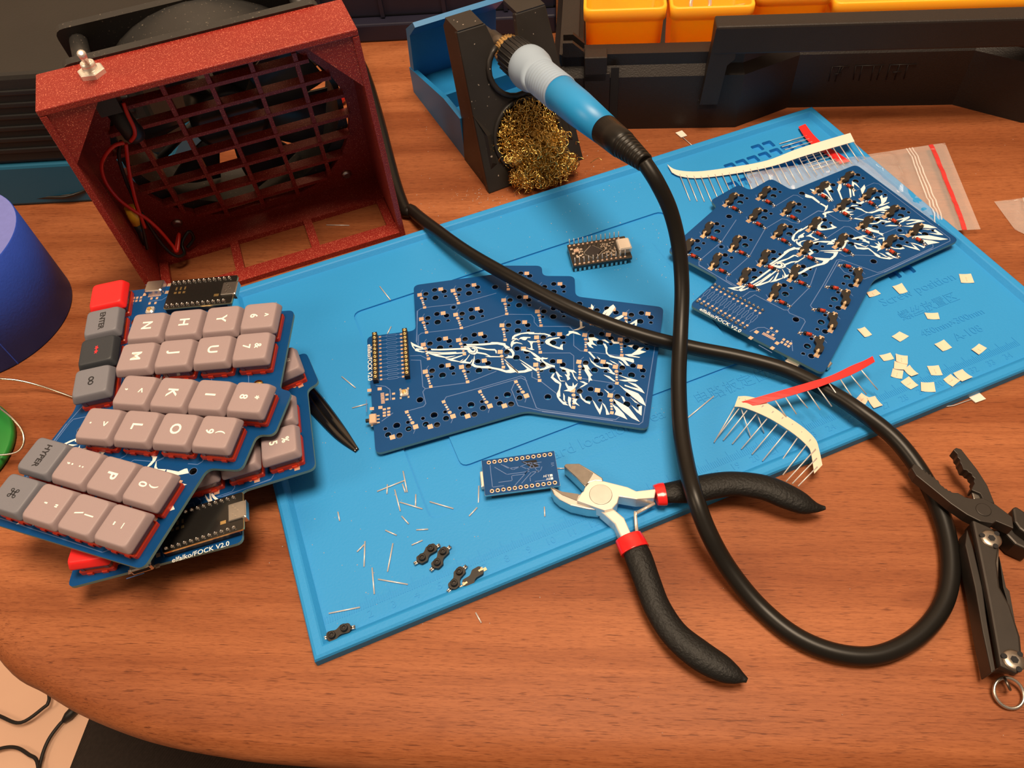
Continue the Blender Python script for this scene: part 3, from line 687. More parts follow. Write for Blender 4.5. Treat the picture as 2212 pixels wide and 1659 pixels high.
# ================================================================== the two finished keyboard halves
def keycap_mesh(m_):
    def loop(h, r, z, k=4):
        q = [(-h, -h), (h, -h), (h, h), (-h, h)]; return [Vector((p[0], p[1], z)) for p in rounded(q, r, k)]
    m = MB(); L_ = [loop(8.6, 1.4, 6.4), loop(8.72, 1.5, 6.8), loop(8.66, 1.6, 7.4), loop(8.0, 2.0, 9.6), loop(7.72, 2.1, 10.3), loop(7.4, 2.2, 10.72), loop(6.95, 2.2, 10.8)]
    n = len(L_[0])
    top = L_[-1]
    for p in top: p.z = 10.8 - .04 * (1 - (p.x / 6.95) ** 2)
    for k in (.75, .5, .25):
        l = []
        for p in top:
            q = Vector((p.x * k, p.y * k, 0)); q.z = 10.8 - .13 * (1 - (q.x / 6.95) ** 2) ; l.append(q)
        L_.append(l)
    for l in L_: m.v += l
    for k in range(len(L_) - 1):
        for i in range(n): m.f.append([k * n + i, k * n + (i + 1) % n, (k + 1) * n + (i + 1) % n, (k + 1) * n + i]); m.mi.append(0); m.sm.append(True)
    m.v.append(Vector((0, 0, 10.67))); c = len(m.v) - 1
    for i in range(n): m.f.append([(len(L_) - 1) * n + i, (len(L_) - 1) * n + (i + 1) % n, c]); m.mi.append(0); m.sm.append(True)
    m.f.append(list(range(n))[::-1]); m.mi.append(0); m.sm.append(False)
    return m.mesh('keycap', m_)
CAPM = {k: keycap_mesh(k) for k in ('keycap', 'keycap_grey', 'keycap_black', 'keycap_red')}
def switch_mesh():
    m = MB(); m.mat = 0; m.rbox((0, 0, 1.3), (15.6, 15.2, 2.5), .5)
    for sx in (-1, 1):
        m.box((sx * 7.9, 3.2, .7), (.9, 2.4, 1.3)); m.box((sx * 7.9, -3.2, .7), (.9, 2.4, 1.3))
    m.mat = 1; m.rbox((0, 0, 4.2), (14.4, 14.0, 3.4), .6)
    for i in range(4): m.box((-4.5 + 3 * i, -7.1, 3.6), (1.2, .6, 3.0))
    
    for sy in (-1, 1): m.box((7.25, sy * 5.2, 3.8), (.5, 1.6, 2.6))
    m.box((7.25, 0, 5.2), (.5, 11, .7))
    m.mat = 0; m.box((0, 0, 6.0), (9, 4, 1.6))
    return m.mesh('key_switch', ['switch_red', 'switch_clear'])
SWM = switch_mesh()
TXT = {}
def glyph(txt, size, m_):
    key = (txt, size, m_)
    if key not in TXT: TXT[key] = text_mesh(txt, size, None, .04, 'legend', mats=m_, bold=size * .022)
    return TXT[key]
def emblem(kind):
    m = MB()
    if kind == 'INF':
        pts = []
        for i in range(40): t = 2 * math.pi * i / 40; pts.append((1.25 * math.cos(t) * (1 if 1 else 1), 0, 0))
        for sx in (-1, 1):
            m.torus((sx * 1.15, 0, 0), 1.0, .26, n=20, k=6)
        return m.mesh('legend', 'legend_dark')
    if kind == 'CMD':
        for sx in (-1, 1):
            for sy in (-1, 1): m.torus((sx * 1.25, sy * 1.25, 0), .62, .17, n=14, k=6)
        for s in (-1, 1): m.box((0, s * .63, 0), (2.2, .33, .3)); m.box((s * .63, 0, 0), (.33, 2.2, .3))
        return m.mesh('legend', 'legend_dark')
    for sx in (-1, 1):
        m.prism([(sx * .35, 0), (sx * 1.0, .95), (sx * 1.7, .25), (sx * 2.5, .5), (sx * 2.0, -.1), (sx * 2.3, -.8), (sx * 1.3, -.35), (sx * .9, -1.0)], -.05, .05)
    m.box((0, 0, 0), (1.6, .45, .1)); return m.mesh('legend', 'legend_red')
EMB = {k: emblem(k) for k in ('INF', 'CMD', 'KNOT')}
RIGHT = ['^6', 'Y', 'H', 'N', '&7', 'U', 'J', 'M', '*8', 'I', 'K', '<,', '(9', 'O', 'L', '>.', ')0', 'P', ':;', 'HYPER', '_-', '|\\', '"\'', 'CMD', 'RED', 'ENTER', 'KNOT', 'INF']
LEFT = ['%5', 'T', 'G', 'B', '$4', 'R', 'F', 'V', '#3', 'E', 'D', 'C', '@2', 'W', 'S', 'X', '!1', 'Q', 'A', 'HYPER', '~`', '', '', 'CMD', 'RED', 'SPACE', 'KNOT', 'INF']
def mcu(t, mir):
    c = (HDR[0][0] + HDR[0][1] + HDR[1][0] + HDR[1][1]) / 4; c.x *= mir; x0, y0 = c.x, c.y + 1.2
    m = MB(); m.prism(rounded([(x0 - 9.2, y0 - 17), (x0 + 9.2, y0 - 17), (x0 + 9.2, y0 + 17), (x0 - 9.2, y0 + 17)], 1.2), 3.2, 4.6)
    b = m.build('controller_board', 'controller_black', t)
    m = MB(); m.prism(rounded([(x0 - 9.35, y0 - 17.15), (x0 + 9.35, y0 - 17.15), (x0 + 9.35, y0 + 17.15), (x0 - 9.35, y0 + 17.15)], 1.2), 3.5, 4.3); m.build('board_rim', 'gold', b)
    m = MB()
    for s in (-1, 1): m.box((x0 + s * 7.62, c.y, 1.6), (2.5, 31, 3.1))
    m.build('pin_header', 'header_black', b)
    for s in (-1, 1):
        for i in range(12): link('solder_joint', BLOB, b, (x0 + s * 7.62, HDR[0][0].y + (HDR[0][1].y - HDR[0][0].y) * i / 11, 4.6))
    m = MB(); m.rbox((x0, y0 + 14.6, 5.0), (8.4, 7.4, .9), .3); m.box((x0, y0 + 17.6, 3.4), (8.8, 1.6, 3.0))
    m.mat = 1
    for i in range(5): m.box((x0 - 2.6 + i * 1.3, y0 + 13 + (i % 3), 5.5), (.7, .5, .2))
    m.build('usb_connector', ['steel', 'solder'], b)
    m = MB(); 
    for i in range(3): m.box((x0 - 3.4, y0 - 13.2 + i * 2.2, 4.66), (2.0, .8, .08)); m.box((x0 - .6, y0 - 13.2 + i * 2.2, 4.66), (1.3, 1.3, .08))
    m.box((x0 + 3.4, y0 + 8.5, 4.66), (1.6, 2.4, .08)); m.build('gold_marks', 'gold', b)
def keyboard(t, mir, legends, legs):
    b = board_parts(t, mir)
    for k, lg in zip(KEYS, legends):
        x, y, a = k[0] * mir, k[1], (k[2] % 360) * mir
        if k[2] == 190: a = 10 * mir
        link('key_switch', SWM, t, (x, y, 0), R(a))
        cm = {'RED': 'keycap_red', 'KNOT': 'keycap_black'}.get(lg, 'keycap_grey' if lg in ('ENTER', 'INF', 'HYPER', 'CMD', 'SPACE') else 'keycap')
        o = link('keycap', CAPM[cm], t, (x, y, 0), R(a)); z = 10.75
        if lg in EMB: link('legend', EMB[lg], o, (0, 0, z))
        elif lg in ('ENTER', 'HYPER', 'SPACE'): link('legend', glyph(lg, 3.7, 'legend_dark'), o, (0, 0, z))
        elif len(lg) == 1: link('legend', glyph(lg, 6.6, 'legend_white'), o, (0, 0, z))
        elif len(lg) == 2 and lg != 'RED':
            link('legend', glyph(lg[0], 4.4, 'legend_white'), o, (0, 3.0, z)); link('legend', glyph(lg[1], 5.0, 'legend_white'), o, (0, -2.4, z))
    mcu(t, mir)
    c = z1(150, 955); c.x = (c.x + .6) * mir; m = MB(); m.rbox((c.x, c.y, 1.65), (7.4, 9.0, 3.2), .5); u = m.build('usb_socket', 'steel', t)
    m = MB(); m.rbox((c.x - mir * 3.6, c.y, 1.65), (.5, 7.4, 2.0), .3); m.build('port_opening', 'hole_dark', u)
    c = z1(360, 918); c.x *= mir; m = MB(); m.rbox((c.x, c.y, .9), (4.2, 4.0, 1.6), .6); m.mat = 1; m.lathe((c.x, c.y, 1.7), (c.x, c.y, 2.4), [(0, 1.2), (.6, 1.0)], 16); m.build('reset_button', ['steel_polish', 'gold'], t)
    for k_, (p, ln) in enumerate(zip(MOUNT[:4], legs)):
        x = p.x * mir; m = MB(); m.lathe((x, p.y, -1.6 - ln), (x, p.y, -1.6), [(0, 2.4), (ln, 2.4)], 6, smooth=False)
        if mir > 0 and k_ in (0, 2): m.lathe((x, p.y, 0), (x, p.y, 2.0), [(0, 2.3), (1.2, 2.3), (1.9, 1.6), (2.0, .4)], 14); m.build('standoff', 'brass', t)
mat('controller_black', (.012, .011, .010), .25, coat=.5)
def posem(q, a): return Matrix.Translation(q) @ Matrix.Rotation(R(a[2]), 4, 'Z') @ Matrix.Rotation(R(a[1]), 4, 'Y') @ Matrix.Rotation(R(a[0]), 4, 'X')
FD = posem((-131.9, 215.3, 18.5), (4.1, -2.9, -80.5)); FC = posem((-139.65, 223.9, 37.0), (1.8, 1.26, -93.5))
def leglen(F, mir):
    r = []
    for p in MOUNT[:4]:
        w_ = F @ Vector((p.x * mir, p.y, -1.6)); l = MATF.inverted() @ w_; s = 3.5 if (8 < l.x < 376 and 8 < l.y < 215) else 6.1 if (0 < l.x < 384 and 0 < l.y < 223) else .1
        r.append(w_.z - s - .3)
    return r
tD = thing('keyboard_half', 'lower split keyboard half tucked beneath the other, its lettered board end showing', 'keyboard', M=FD, group='split keyboard halves')
keyboard(tD, -1, LEFT, leglen(FD, -1))
tC = thing('keyboard_half', 'upper split keyboard half with grey keycaps, red key and blue board', 'keyboard', M=FC, group='split keyboard halves')
keyboard(tC, 1, RIGHT, [2, 2, 1.5, 1.5])
# ================================================================== fume extractor (red printed box with fan)
BXO = Vector((-192.4, 313.3, 0)); BXA = math.atan2(.277, .961)
BXF = Matrix.Translation(BXO) @ Matrix.Rotation(BXA, 4, 'Z')
def fume_extractor():
    t = thing('fume_extractor', 'dark red printed fan box with grille, toggle switch and loose wires', 'fan box', M=BXF)
    W_, H_, D0, D1 = 145, 126, 33, 62
    m = MB(); m.box((W_ / 2, D0 / 2, H_ - 1.6), (W_, D0, 3.2)); m.build('top_plate', 'print_red', t, bevel=.5)
    for x0 in (0, W_ - 3.2):
        m = MB(); pr = [(0, 0), (D1, 0), (D0, H_ - 3.3), (0, H_ - 3.3)]
        vs = [(x, y, z) for x in (x0, x0 + 3.2) for y, z in pr]; m.add(vs, [(3, 2, 1, 0), (4, 5, 6, 7), (0, 1, 5, 4), (1, 2, 6, 5), (2, 3, 7, 6), (3, 0, 4, 7)]); m.build('side_wall', 'print_red', t, bevel=.4)
    for x0, sx in ((3.2, 1), (W_ - 3.2, -1)):
        m = MB(); q = [(x0, H_ - 3.3), (x0 + sx * 22, H_ - 3.3), (x0, H_ - 29)]
        vs = [(x, y, z) for y in (1, 30) for x, z in q]; m.add(vs, [(0, 1, 2), (5, 4, 3), (0, 3, 4, 1), (1, 4, 5, 2), (2, 5, 3, 0)]); m.build('corner_gusset', 'print_red', t)
    m = MB(); m.box((W_ / 2, 5, 1.6), (W_ - 6.4, 10, 3.2)); m.build('base_strip', 'print_red', t)
    m = MB(); m.box((W_ / 2, 48.5, 1.6), (W_ - 6.4, 25, 3.2)); m.build('base_strip', 'print_red', t)
    for x in (6, 48, 93, W_ - 6): m = MB(); m.box((x, 23, 1.6), (5, 26.5, 3.1)); m.build('base_rib', 'print_red', t)
    # leaning grille: plane coordinates (x, s, n)
    up = Vector((0, -30, 124)).normalized(); nb = Vector((0, up.z, -up.y))
    GF = Matrix(((1, 0, 0, 0), (0, up.y, nb.y, 60.4), (0, up.z, nb.z, 2.4), (0, 0, 0, 1)))
    ap = []
    for i in range(48):
        a = 2 * math.pi * i / 48; ap.append((max(9, min(136, 72.5 + 63 * math.cos(a))), max(6, min(118, 62 + 62 * math.sin(a)))))
    m = MB(); plate(m, [(3.2, .8), (W_ - 3.2, .8), (W_ - 3.2, 123), (3.2, 123)], [ap], -1.2, 1.8, 0, 0); m.xf(GF); g = m.build('back_plate', 'print_red', t)
    def cut(c, horiz):
        vals = []
        for i in range(48):
            a, b = ap[i], ap[(i + 1) % 48]; u0, u1 = (a[1], b[1]) if horiz else (a[0], b[0]); v0, v1 = (a[0], b[0]) if horiz else (a[1], b[1])
            if (u0 - c) * (u1 - c) <= 0 and u0 != u1: vals.append(v0 + (v1 - v0) * (c - u0) / (u1 - u0))
        return min(vals), max(vals)
    for x in (27, 49, 71, 93, 115):
        a, b = cut(x, False); m = MB(); m.box((x, (a + b) / 2, -1.2), (2.3, b - a + .6, 5.0)); m.xf(GF); m.build('grille_bar', 'print_red', g)
    for s in (14, 28.5, 43.5, 58.5, 73.3, 87.5, 101.5):
        a, b = cut(s, True); m = MB(); m.box(((a + b) / 2, s, -1.3), (b - a + .6, 2.3, 5.4)); m.xf(GF); m.build('grille_bar', 'print_red', g)
    for x, s in ((20, 10.5), (125, 10.5), (20, 115), (125, 115)):
        m = MB(); m.lathe((x, s, -1.1), (x, s, -3.4), [(0, 3.2), (1.2, 3.1), (2.2, 2.0)], 14); m.xf(GF); m.build('screw', 'steel', t)
    # fan
    sq = lambda: rounded([(11.5, 6), (133.5, 6), (133.5, 128), (11.5, 128)], 5, 4)
    hl = [circle((72.5, 67), 58.5, 40)] + [circle((72.5 + sx * 53, 67 + sy * 53), 2.4, 10) for sx in (-1, 1) for sy in (-1, 1)]
    m = MB(); plate(m, sq(), hl, 2.0, 6.0, 0, 0); plate(m, sq(), hl, 26, 30, 0, 0)
    n = 40
    for r, z0, z1_ in ((58.5, 6, 26), (60.0, 6, 26)):
        k = len(m.v); m.v += [Vector((*p, z)) for z in (z0, z1_) for p in circle((72.5, 67), r, n)]
        for i in range(n): m.f.append([k + i, k + (i + 1) % n, k + n + (i + 1) % n, k + n + i]); m.mi.append(0); m.sm.append(True)
    for sx in (-1, 1):
        for sy in (-1, 1): m.cyl((72.5 + sx * 53, 67 + sy * 53, 6), (72.5 + sx * 53, 67 + sy * 53, 26), 4.2, n=12)
    m.xf(GF); m.build('fan_frame', 'fan_black', t)
    m = MB(); m.lathe((72.5, 67, 4), (72.5, 67, 27), [(0, 17), (1.5, 20), (3, 21), (23, 21)], 32); m.xf(GF); hub = m.build('fan_hub', 'fan_blade', t)
    for k in range(7):
        a0 = 2 * math.pi * k / 7; m = MB(); A_, B_ = [], []
        for i in range(7):
            r = 20.5 + 36.5 * i / 6; sw = .18 * i / 6
            for lst, da, zz in ((A_, 0, 7), (B_, .68 - .1 * i / 6, 20)):
                a = a0 + da + sw; lst.append(Vector((72.5 + r * math.cos(a), 67 + r * math.sin(a), zz)))
        vs = []; fs = []
        for a, b in zip(A_, B_): vs += [a, (a + b) / 2 + Vector((0, 0, -1.5)), b]
        k2 = len(vs); vs += [p + Vector((0, 0, 1.2)) for p in vs]
        for i in range(6):
            for j in range(2):
                q = (3 * i + j, 3 * i + j + 1, 3 * i + j + 4, 3 * i + j + 3); fs += [q[::-1], tuple(x + k2 for x in q)]
        for i in range(6): fs += [(3 * i, 3 * i + 3, k2 + 3 * i + 3, k2 + 3 * i), (3 * i + 5, 3 * i + 2, k2 + 3 * i + 2, k2 + 3 * i + 5)]
        m.add(vs, fs, True); m.xf(GF); m.build('fan_blade', 'fan_blade', hub)
    for k in range(4):
        a = R(35 + 90 * k); d = Vector((math.cos(a), math.sin(a), 0)); m = MB(); m.tube([Vector((72.5, 67, 28)) + d * 19, Vector((72.5, 67, 28)) + d * 59], 2.2, 6); m.xf(GF); m.build('fan_strut', 'fan_black', t)
    # toggle switch
    inv = BXF.inverted(); c = inv @ P(201, 160, H_); tip = inv @ P(180, 124, H_ + 13)
    m = MB(); m.lathe((c.x, c.y, H_), (c.x, c.y, H_ + 2.4), [(0, 6.2), (2.0, 6.2), (2.4, 5.6)], 6, smooth=False); sw = m.build('toggle_switch', 'steel_polish', t)
    m = MB(); m.lathe((c.x, c.y, H_ + 2.3), (c.x, c.y, H_ + 6), [(0, 3.3), (1, 3.3), (1.2, 3.0), (2.2, 3.3), (3.5, 3.0), (3.6, 2.2), (2.6, 2.0)], 18); m.build('bushing', 'steel_polish', sw)
    m = MB(); a = Vector((c.x, c.y, H_ + 4.5)); b = Vector((tip.x, tip.y, H_ + 15)); ln = (b - a).length; m.lathe(a, b, [(0, 1.0), (ln * .75, 1.7), (ln * .92, 1.9), (ln, .9)], 14); m.build('lever', 'steel_polish', sw)
    m = MB(); m.box((c.x, c.y, H_ - 10.5), (10, 12, 14)); m.build('switch_body', 'plastic_black', sw)
    m = MB(); m.lathe((c.x + 1, c.y, H_ - 17), (c.x + 4, c.y + 1, H_ - 36), [(0, 4.8), (16, 5.2), (19, 4.2)], 14); m.build('heat_shrink', 'plastic_black', sw)
    # wires
    def wp(u, v, y): return inv @ PL(u, v, BXF @ Vector((0, y, 0)), (BXF.to_3x3() @ Vector((0, 1, 0))))
    def wire(px, mat_, r=.95, nm='wire'):
        m = MB(); m.tube(spline([wp(*p) for p in px], 6), r, 7); return m.build(nm, mat_, t)
    wire([(266, 222, 16), (276, 248, 14), (289, 275, 13), (291, 292, 14), (282, 305, 16)], 'wire_red')
    wire([(268, 308, 17), (245, 316, 16), (226, 338, 16), (219, 362, 18), (229, 395, 20), (256, 430, 22), (292, 457, 22), (316, 472, 24), (345, 498, 26), (372, 530, 28), (382, 543, 27), (386, 520, 32), (386, 506, 36), (378, 545, 30)], 'wire_red')
    wire([(272, 310, 18), (279, 370, 20), (292, 430, 22), (305, 470, 23), (313, 492, 24)], 'wire_red')
    wire([(262, 305, 20), (257, 340, 22), (272, 390, 23), (293, 440, 23), (307, 490, 24), (318, 538, 24)], 'wire_black')
    wire([(306, 460, 27), (330, 500, 28), (356, 535, 28), (380, 553, 27), (398, 548, 30), (393, 525, 36), (408, 500, 40), (418, 515, 40), (404, 535, 38)], 'wire_black')
    m = MB(); m.tube([wp(281, 448, 25), wp(290, 468, 25), wp(296, 486, 25)], [3.2, 3.4, 2.2], 8); m.build('yellow_sleeve', 'heatshrink_yellow', t)
    m = MB(); m.tube([wp(296, 484, 25), wp(303, 500, 25), wp(312, 528, 25)], [2.4, 2.0, 1.2], 8); m.build('black_sleeve', 'wire_black', t)
fume_extractor()

# ================================================================== soldering station and boxes at the back
def station():
    a, b = P(57, 444), P(203, 436); d = (b - a); ang = math.atan2(d.y, d.x)
    F = Matrix.Translation(a) @ Matrix.Rotation(ang, 4, 'Z')
    t = thing('soldering_station', 'black soldering station box with teal blue base behind the red fan box', 'soldering station', M=F)
    m = MB(); m.box((20, 66, 15), (180, 132, 30)); m.build('base', 'station_blue', t, bevel=2)
    m = MB(); m.box((20, 67, 59), (180, 130, 58)); m.build('housing', 'station_black', t, bevel=3)
    for i in range(6): m = MB(); m.box((20, 1.6, 40 + 7.5 * i), (164, 1.6, 3.0)); m.build('vent_slat', 'plastic_black', t, bevel=.6)
    inv = F.inverted()
    for k in range(2):
        m = MB(); m.tube(spline([P(u, v + 3 * k, 2.0 + 8 * q) for u, v, q in ((20, 432, 0), (60, 428, .2), (100, 423, .4), (140, 422, .5), (170, 414, .7), (190, 405, 1))], 6), 1.1, 6)
        solo(m, 'thin_black_wire', 'wire_black', 'upper of two thin black wires beside the blue tape roll' if k == 0 else 'lower of two thin black wires beside the blue tape roll', 'wire', 'thin wires in front of the soldering station')
station()
def navy_box():
    a, b = P(800, 92), P(1000, 82); d = b - a; F = Matrix.Translation(a) @ Matrix.Rotation(math.atan2(d.y, d.x), 4, 'Z')
    t = thing('storage_box', 'dark navy plastic storage box behind the iron stand', 'storage box', M=F)
    m = MB(); m.box((50, 40, 7), (190, 80, 14)); m.build('base_ledge', 'navy_plastic', t, bevel=1.5)
    m = MB(); m.box((50, 46, 45), (190, 70, 62)); m.build('body', 'navy_plastic', t, bevel=2)
    for x in (-35, 12, 60, 107): m = MB(); m.box((x, 10, 45), (3, 4, 60)); m.build('body_rib', 'navy_plastic', t)
navy_box()

# ================================================================== iron stand, iron, wool
SA = R(21); SB = P(1051, 407); SF = Matrix.Translation(SB) @ Matrix.Rotation(SA, 4, 'Z'); SFI = SF.inverted()
def stand():
    t = thing('iron_stand', 'black and blue soldering iron stand with faceted front', 'iron stand', M=SF)
    # front panel plane: u across, s up the slope
    y0, y1, Hs = -6, 30, 86; up = Vector((0, y1 - y0, Hs)).normalized(); L_ = math.hypot(y1 - y0, Hs); nb = Vector((0, up.z, -up.y))
    GF = Matrix(((1, 0, 0, 0), (0, up.y, nb.y, y0), (0, up.z, nb.z, 0), (0, 0, 0, 1)))
    outer = [(-1, 0), (66, 0), (64, L_ * .5), (61, L_), (41, L_)]
    ring = [(32.5 + 15.5 * math.cos(R(a)), 66 + 15.5 * math.sin(R(a))) for a in range(62, -242 - 1, -16)]
    outer = [(-1, 0), (66, 0), (63.5, L_ * .5), (60.5, L_), (41, L_)] + ring + [(22, L_), (4.5, L_), (1.5, L_ * .5)]
    wool = circle((32.5, 26), 21.5, 32)
    m = MB(); plate(m, outer, [wool], 0, 5.0, 0, 0); m.xf(GF); m.build('front_panel', 'stand_black', t, bevel=.8)
    # facets: raised hourglass face on the panel
    for s in (-1, 1):
        X = lambda x: 32.5 + s * (x)
        pts = [(X(33), .5), (X(31), 30), (X(33), 2)]
        m = MB(); q = [(X(33.3), 0), (X(23.5), 16), (X(22.5), 34), (X(31.2), 48)]
        vs = [Vector((x, y, 0)) for x, y in q] + [Vector((X(33), 3, 4.5)), Vector((X(27), 18, -1.6)), Vector((X(26), 34, -1.6)), Vector((X(31), 46, 4.5))]
        m.add(vs, [(0, 1, 5, 4), (1, 2, 6, 5), (2, 3, 7, 6), (4, 5, 6, 7)]); m.xf(GF); m.build('side_facet', 'stand_black', t)
    # ring lips
    m = MB(); m.tube([Vector((*p, -1.0)) for p in ring], 1.7, 8); m.xf(GF); m.build('holder_lip', 'stand_black', t)
    m = MB(); m.torus((32.5, 26, -.6), 21.8, 1.5, n=40); m.xf(GF); m.build('wool_well_lip', 'stand_black', t)
    m = MB(); m.mat = 0; n = 32
    k0 = len(m.v); m.v += [Vector((*p, z)) for z in (0, 26) for p in circle((32.5, 26), 21.5, n)]
    for i in range(n): m.f.append([k0 + i, k0 + (i + 1) % n, k0 + n + (i + 1) % n, k0 + n + i]); m.mi.append(0); m.sm.append(True)
    m.f.append([k0 + n + i for i in range(n)]); m.mi.append(0); m.sm.append(False); m.xf(GF); m.build('wool_well', 'hole_dark', t)
    for s, x0 in ((-1, 0), (1, 65)):
        m = MB(); th = 2.6; pr = [(y0 + .5, 0), (34, 0), (34, 30), (52, 80), (47, 86), (y1 + 1, 86)]
        xb, xt = x0, x0 - s * 5
        vs = [];
        for o_ in (0, -s * th):
            for y, z in pr: vs.append((xb + (xt - xb) * z / 86 + o_, y, z))
        n = len(pr); f = [tuple(range(n)), tuple(range(2 * n - 1, n - 1, -1))] + [(i, (i + 1) % n, n + (i + 1) % n, n + i) for i in range(n)]
        m.add(vs, f); m.build('side_panel', 'stand_black', t)
    m = MB(); m.box((13, 39, 85), (16, 18, 2.5)); m.build('top_cap', 'stand_black', t); m = MB(); m.box((51, 39, 85), (18, 18, 2.5)); m.build('top_cap', 'stand_black', t)
    # blue tray
    m = MB(); m.box((32.5, 80, 7), (63, 92, 14)); m.build('tray', 'stand_blue', t, bevel=1)
    for x in (2.2, 62.8): 
        m = MB(); vs = [(xx, y, z) for xx in (x - 1.6, x + 1.6) for y, z in ((34, 0), (126, 0), (126, 19), (60, 30), (34, 30))]
        m.add(vs, [(4, 3, 2, 1, 0), (5, 6, 7, 8, 9)] + [(i, (i + 1) % 5, 5 + (i + 1) % 5, 5 + i) for i in range(5)]); m.build('tray_side', 'stand_blue', t)
    m = MB(); m.box((32.5, 72, 19), (58, 2.5, 12)); m.build('tray_divider', 'stand_blue', t)
    m = MB(); vs = [(x, y, z) for x in (1, 64) for y, z in ((119, 10), (126, 10), (118, 50), (100, 62), (97, 60), (112, 48))]
    m.add(vs, [(5, 4, 3, 2, 1, 0), (6, 7, 8, 9, 10, 11)] + [(i, (i + 1) % 6, 6 + (i + 1) % 6, 6 + i) for i in range(6)]); m.build('back_wall', 'stand_blue', t)
    # brass wool
    wl = MB(); rnd = random.Random(3); cen = GF @ Vector((32.5, 26, 2)); gx, gy, gz = Vector((1, 0, 0)), up, nb
    for i in range(1150):
        while True:
            p = Vector((rnd.uniform(-1, 1), rnd.uniform(-1, 1), rnd.uniform(-1, 1)))
            if p.length < 1: break
        low = i % 6 < 2
        if i % 6 == 2: c = Vector((33 + p.x * 21, -10 + p.y * 9, 22 + p.z * 10))
        elif low: c = Vector((34 + p.x * 23, -13 + p.y * 11, 9 + p.z * 8.5))
        else: c = cen + gx * p.x * 22 + gy * (p.y * 22 - 1) - gz * (2 + 8 * (p.z * .5 + .5) * math.sqrt(max(0, 1 - p.x ** 2 - p.y ** 2 * .8)) - 1)
        r = rnd.uniform(1.0, 3.0); ax = Vector((rnd.uniform(-1, 1), rnd.uniform(-1, 1), rnd.uniform(-1, 1))).normalized(); u = ax.orthogonal().normalized(); v = ax.cross(u)
        tn = rnd.uniform(1.0, 2.4); pit = rnd.uniform(1, 4); ns = int(9 * tn) + 3; pts = []
        for j in range(ns):
            a = 2 * math.pi * tn * j / ns; pts.append(c + (u * math.cos(a) + v * math.sin(a)) * r + ax * pit * (j / ns - .5) * tn)
        for q in pts: q.z = max(q.z, .35)
        wl.tube(pts, rnd.uniform(.2, .42), 4, caps=False, flat=.5)
    for q in range(26):
        a = Vector((rnd.uniform(10, 62), rnd.uniform(-24, -8), rnd.uniform(.4, 20))); b = a + Vector((rnd.uniform(-6, 8), rnd.uniform(-7, 0), rnd.uniform(-3, 4)))
        b.z = max(.3, b.z); wl.tube(spline([a, (a + b) / 2 + Vector((rnd.uniform(-2, 2), 0, 2)), b], 4), .16, 4)
    wl.xf(SF); o = solo(wl, 'brass_wool', 'brass', 'ball of curly brass wool spilling out of the iron stand', 'brass wool', base=SF @ Vector((32, -10, .3)))
stand()
IS, IE = P(1137, 141, 70), P(1394, 353, 84)
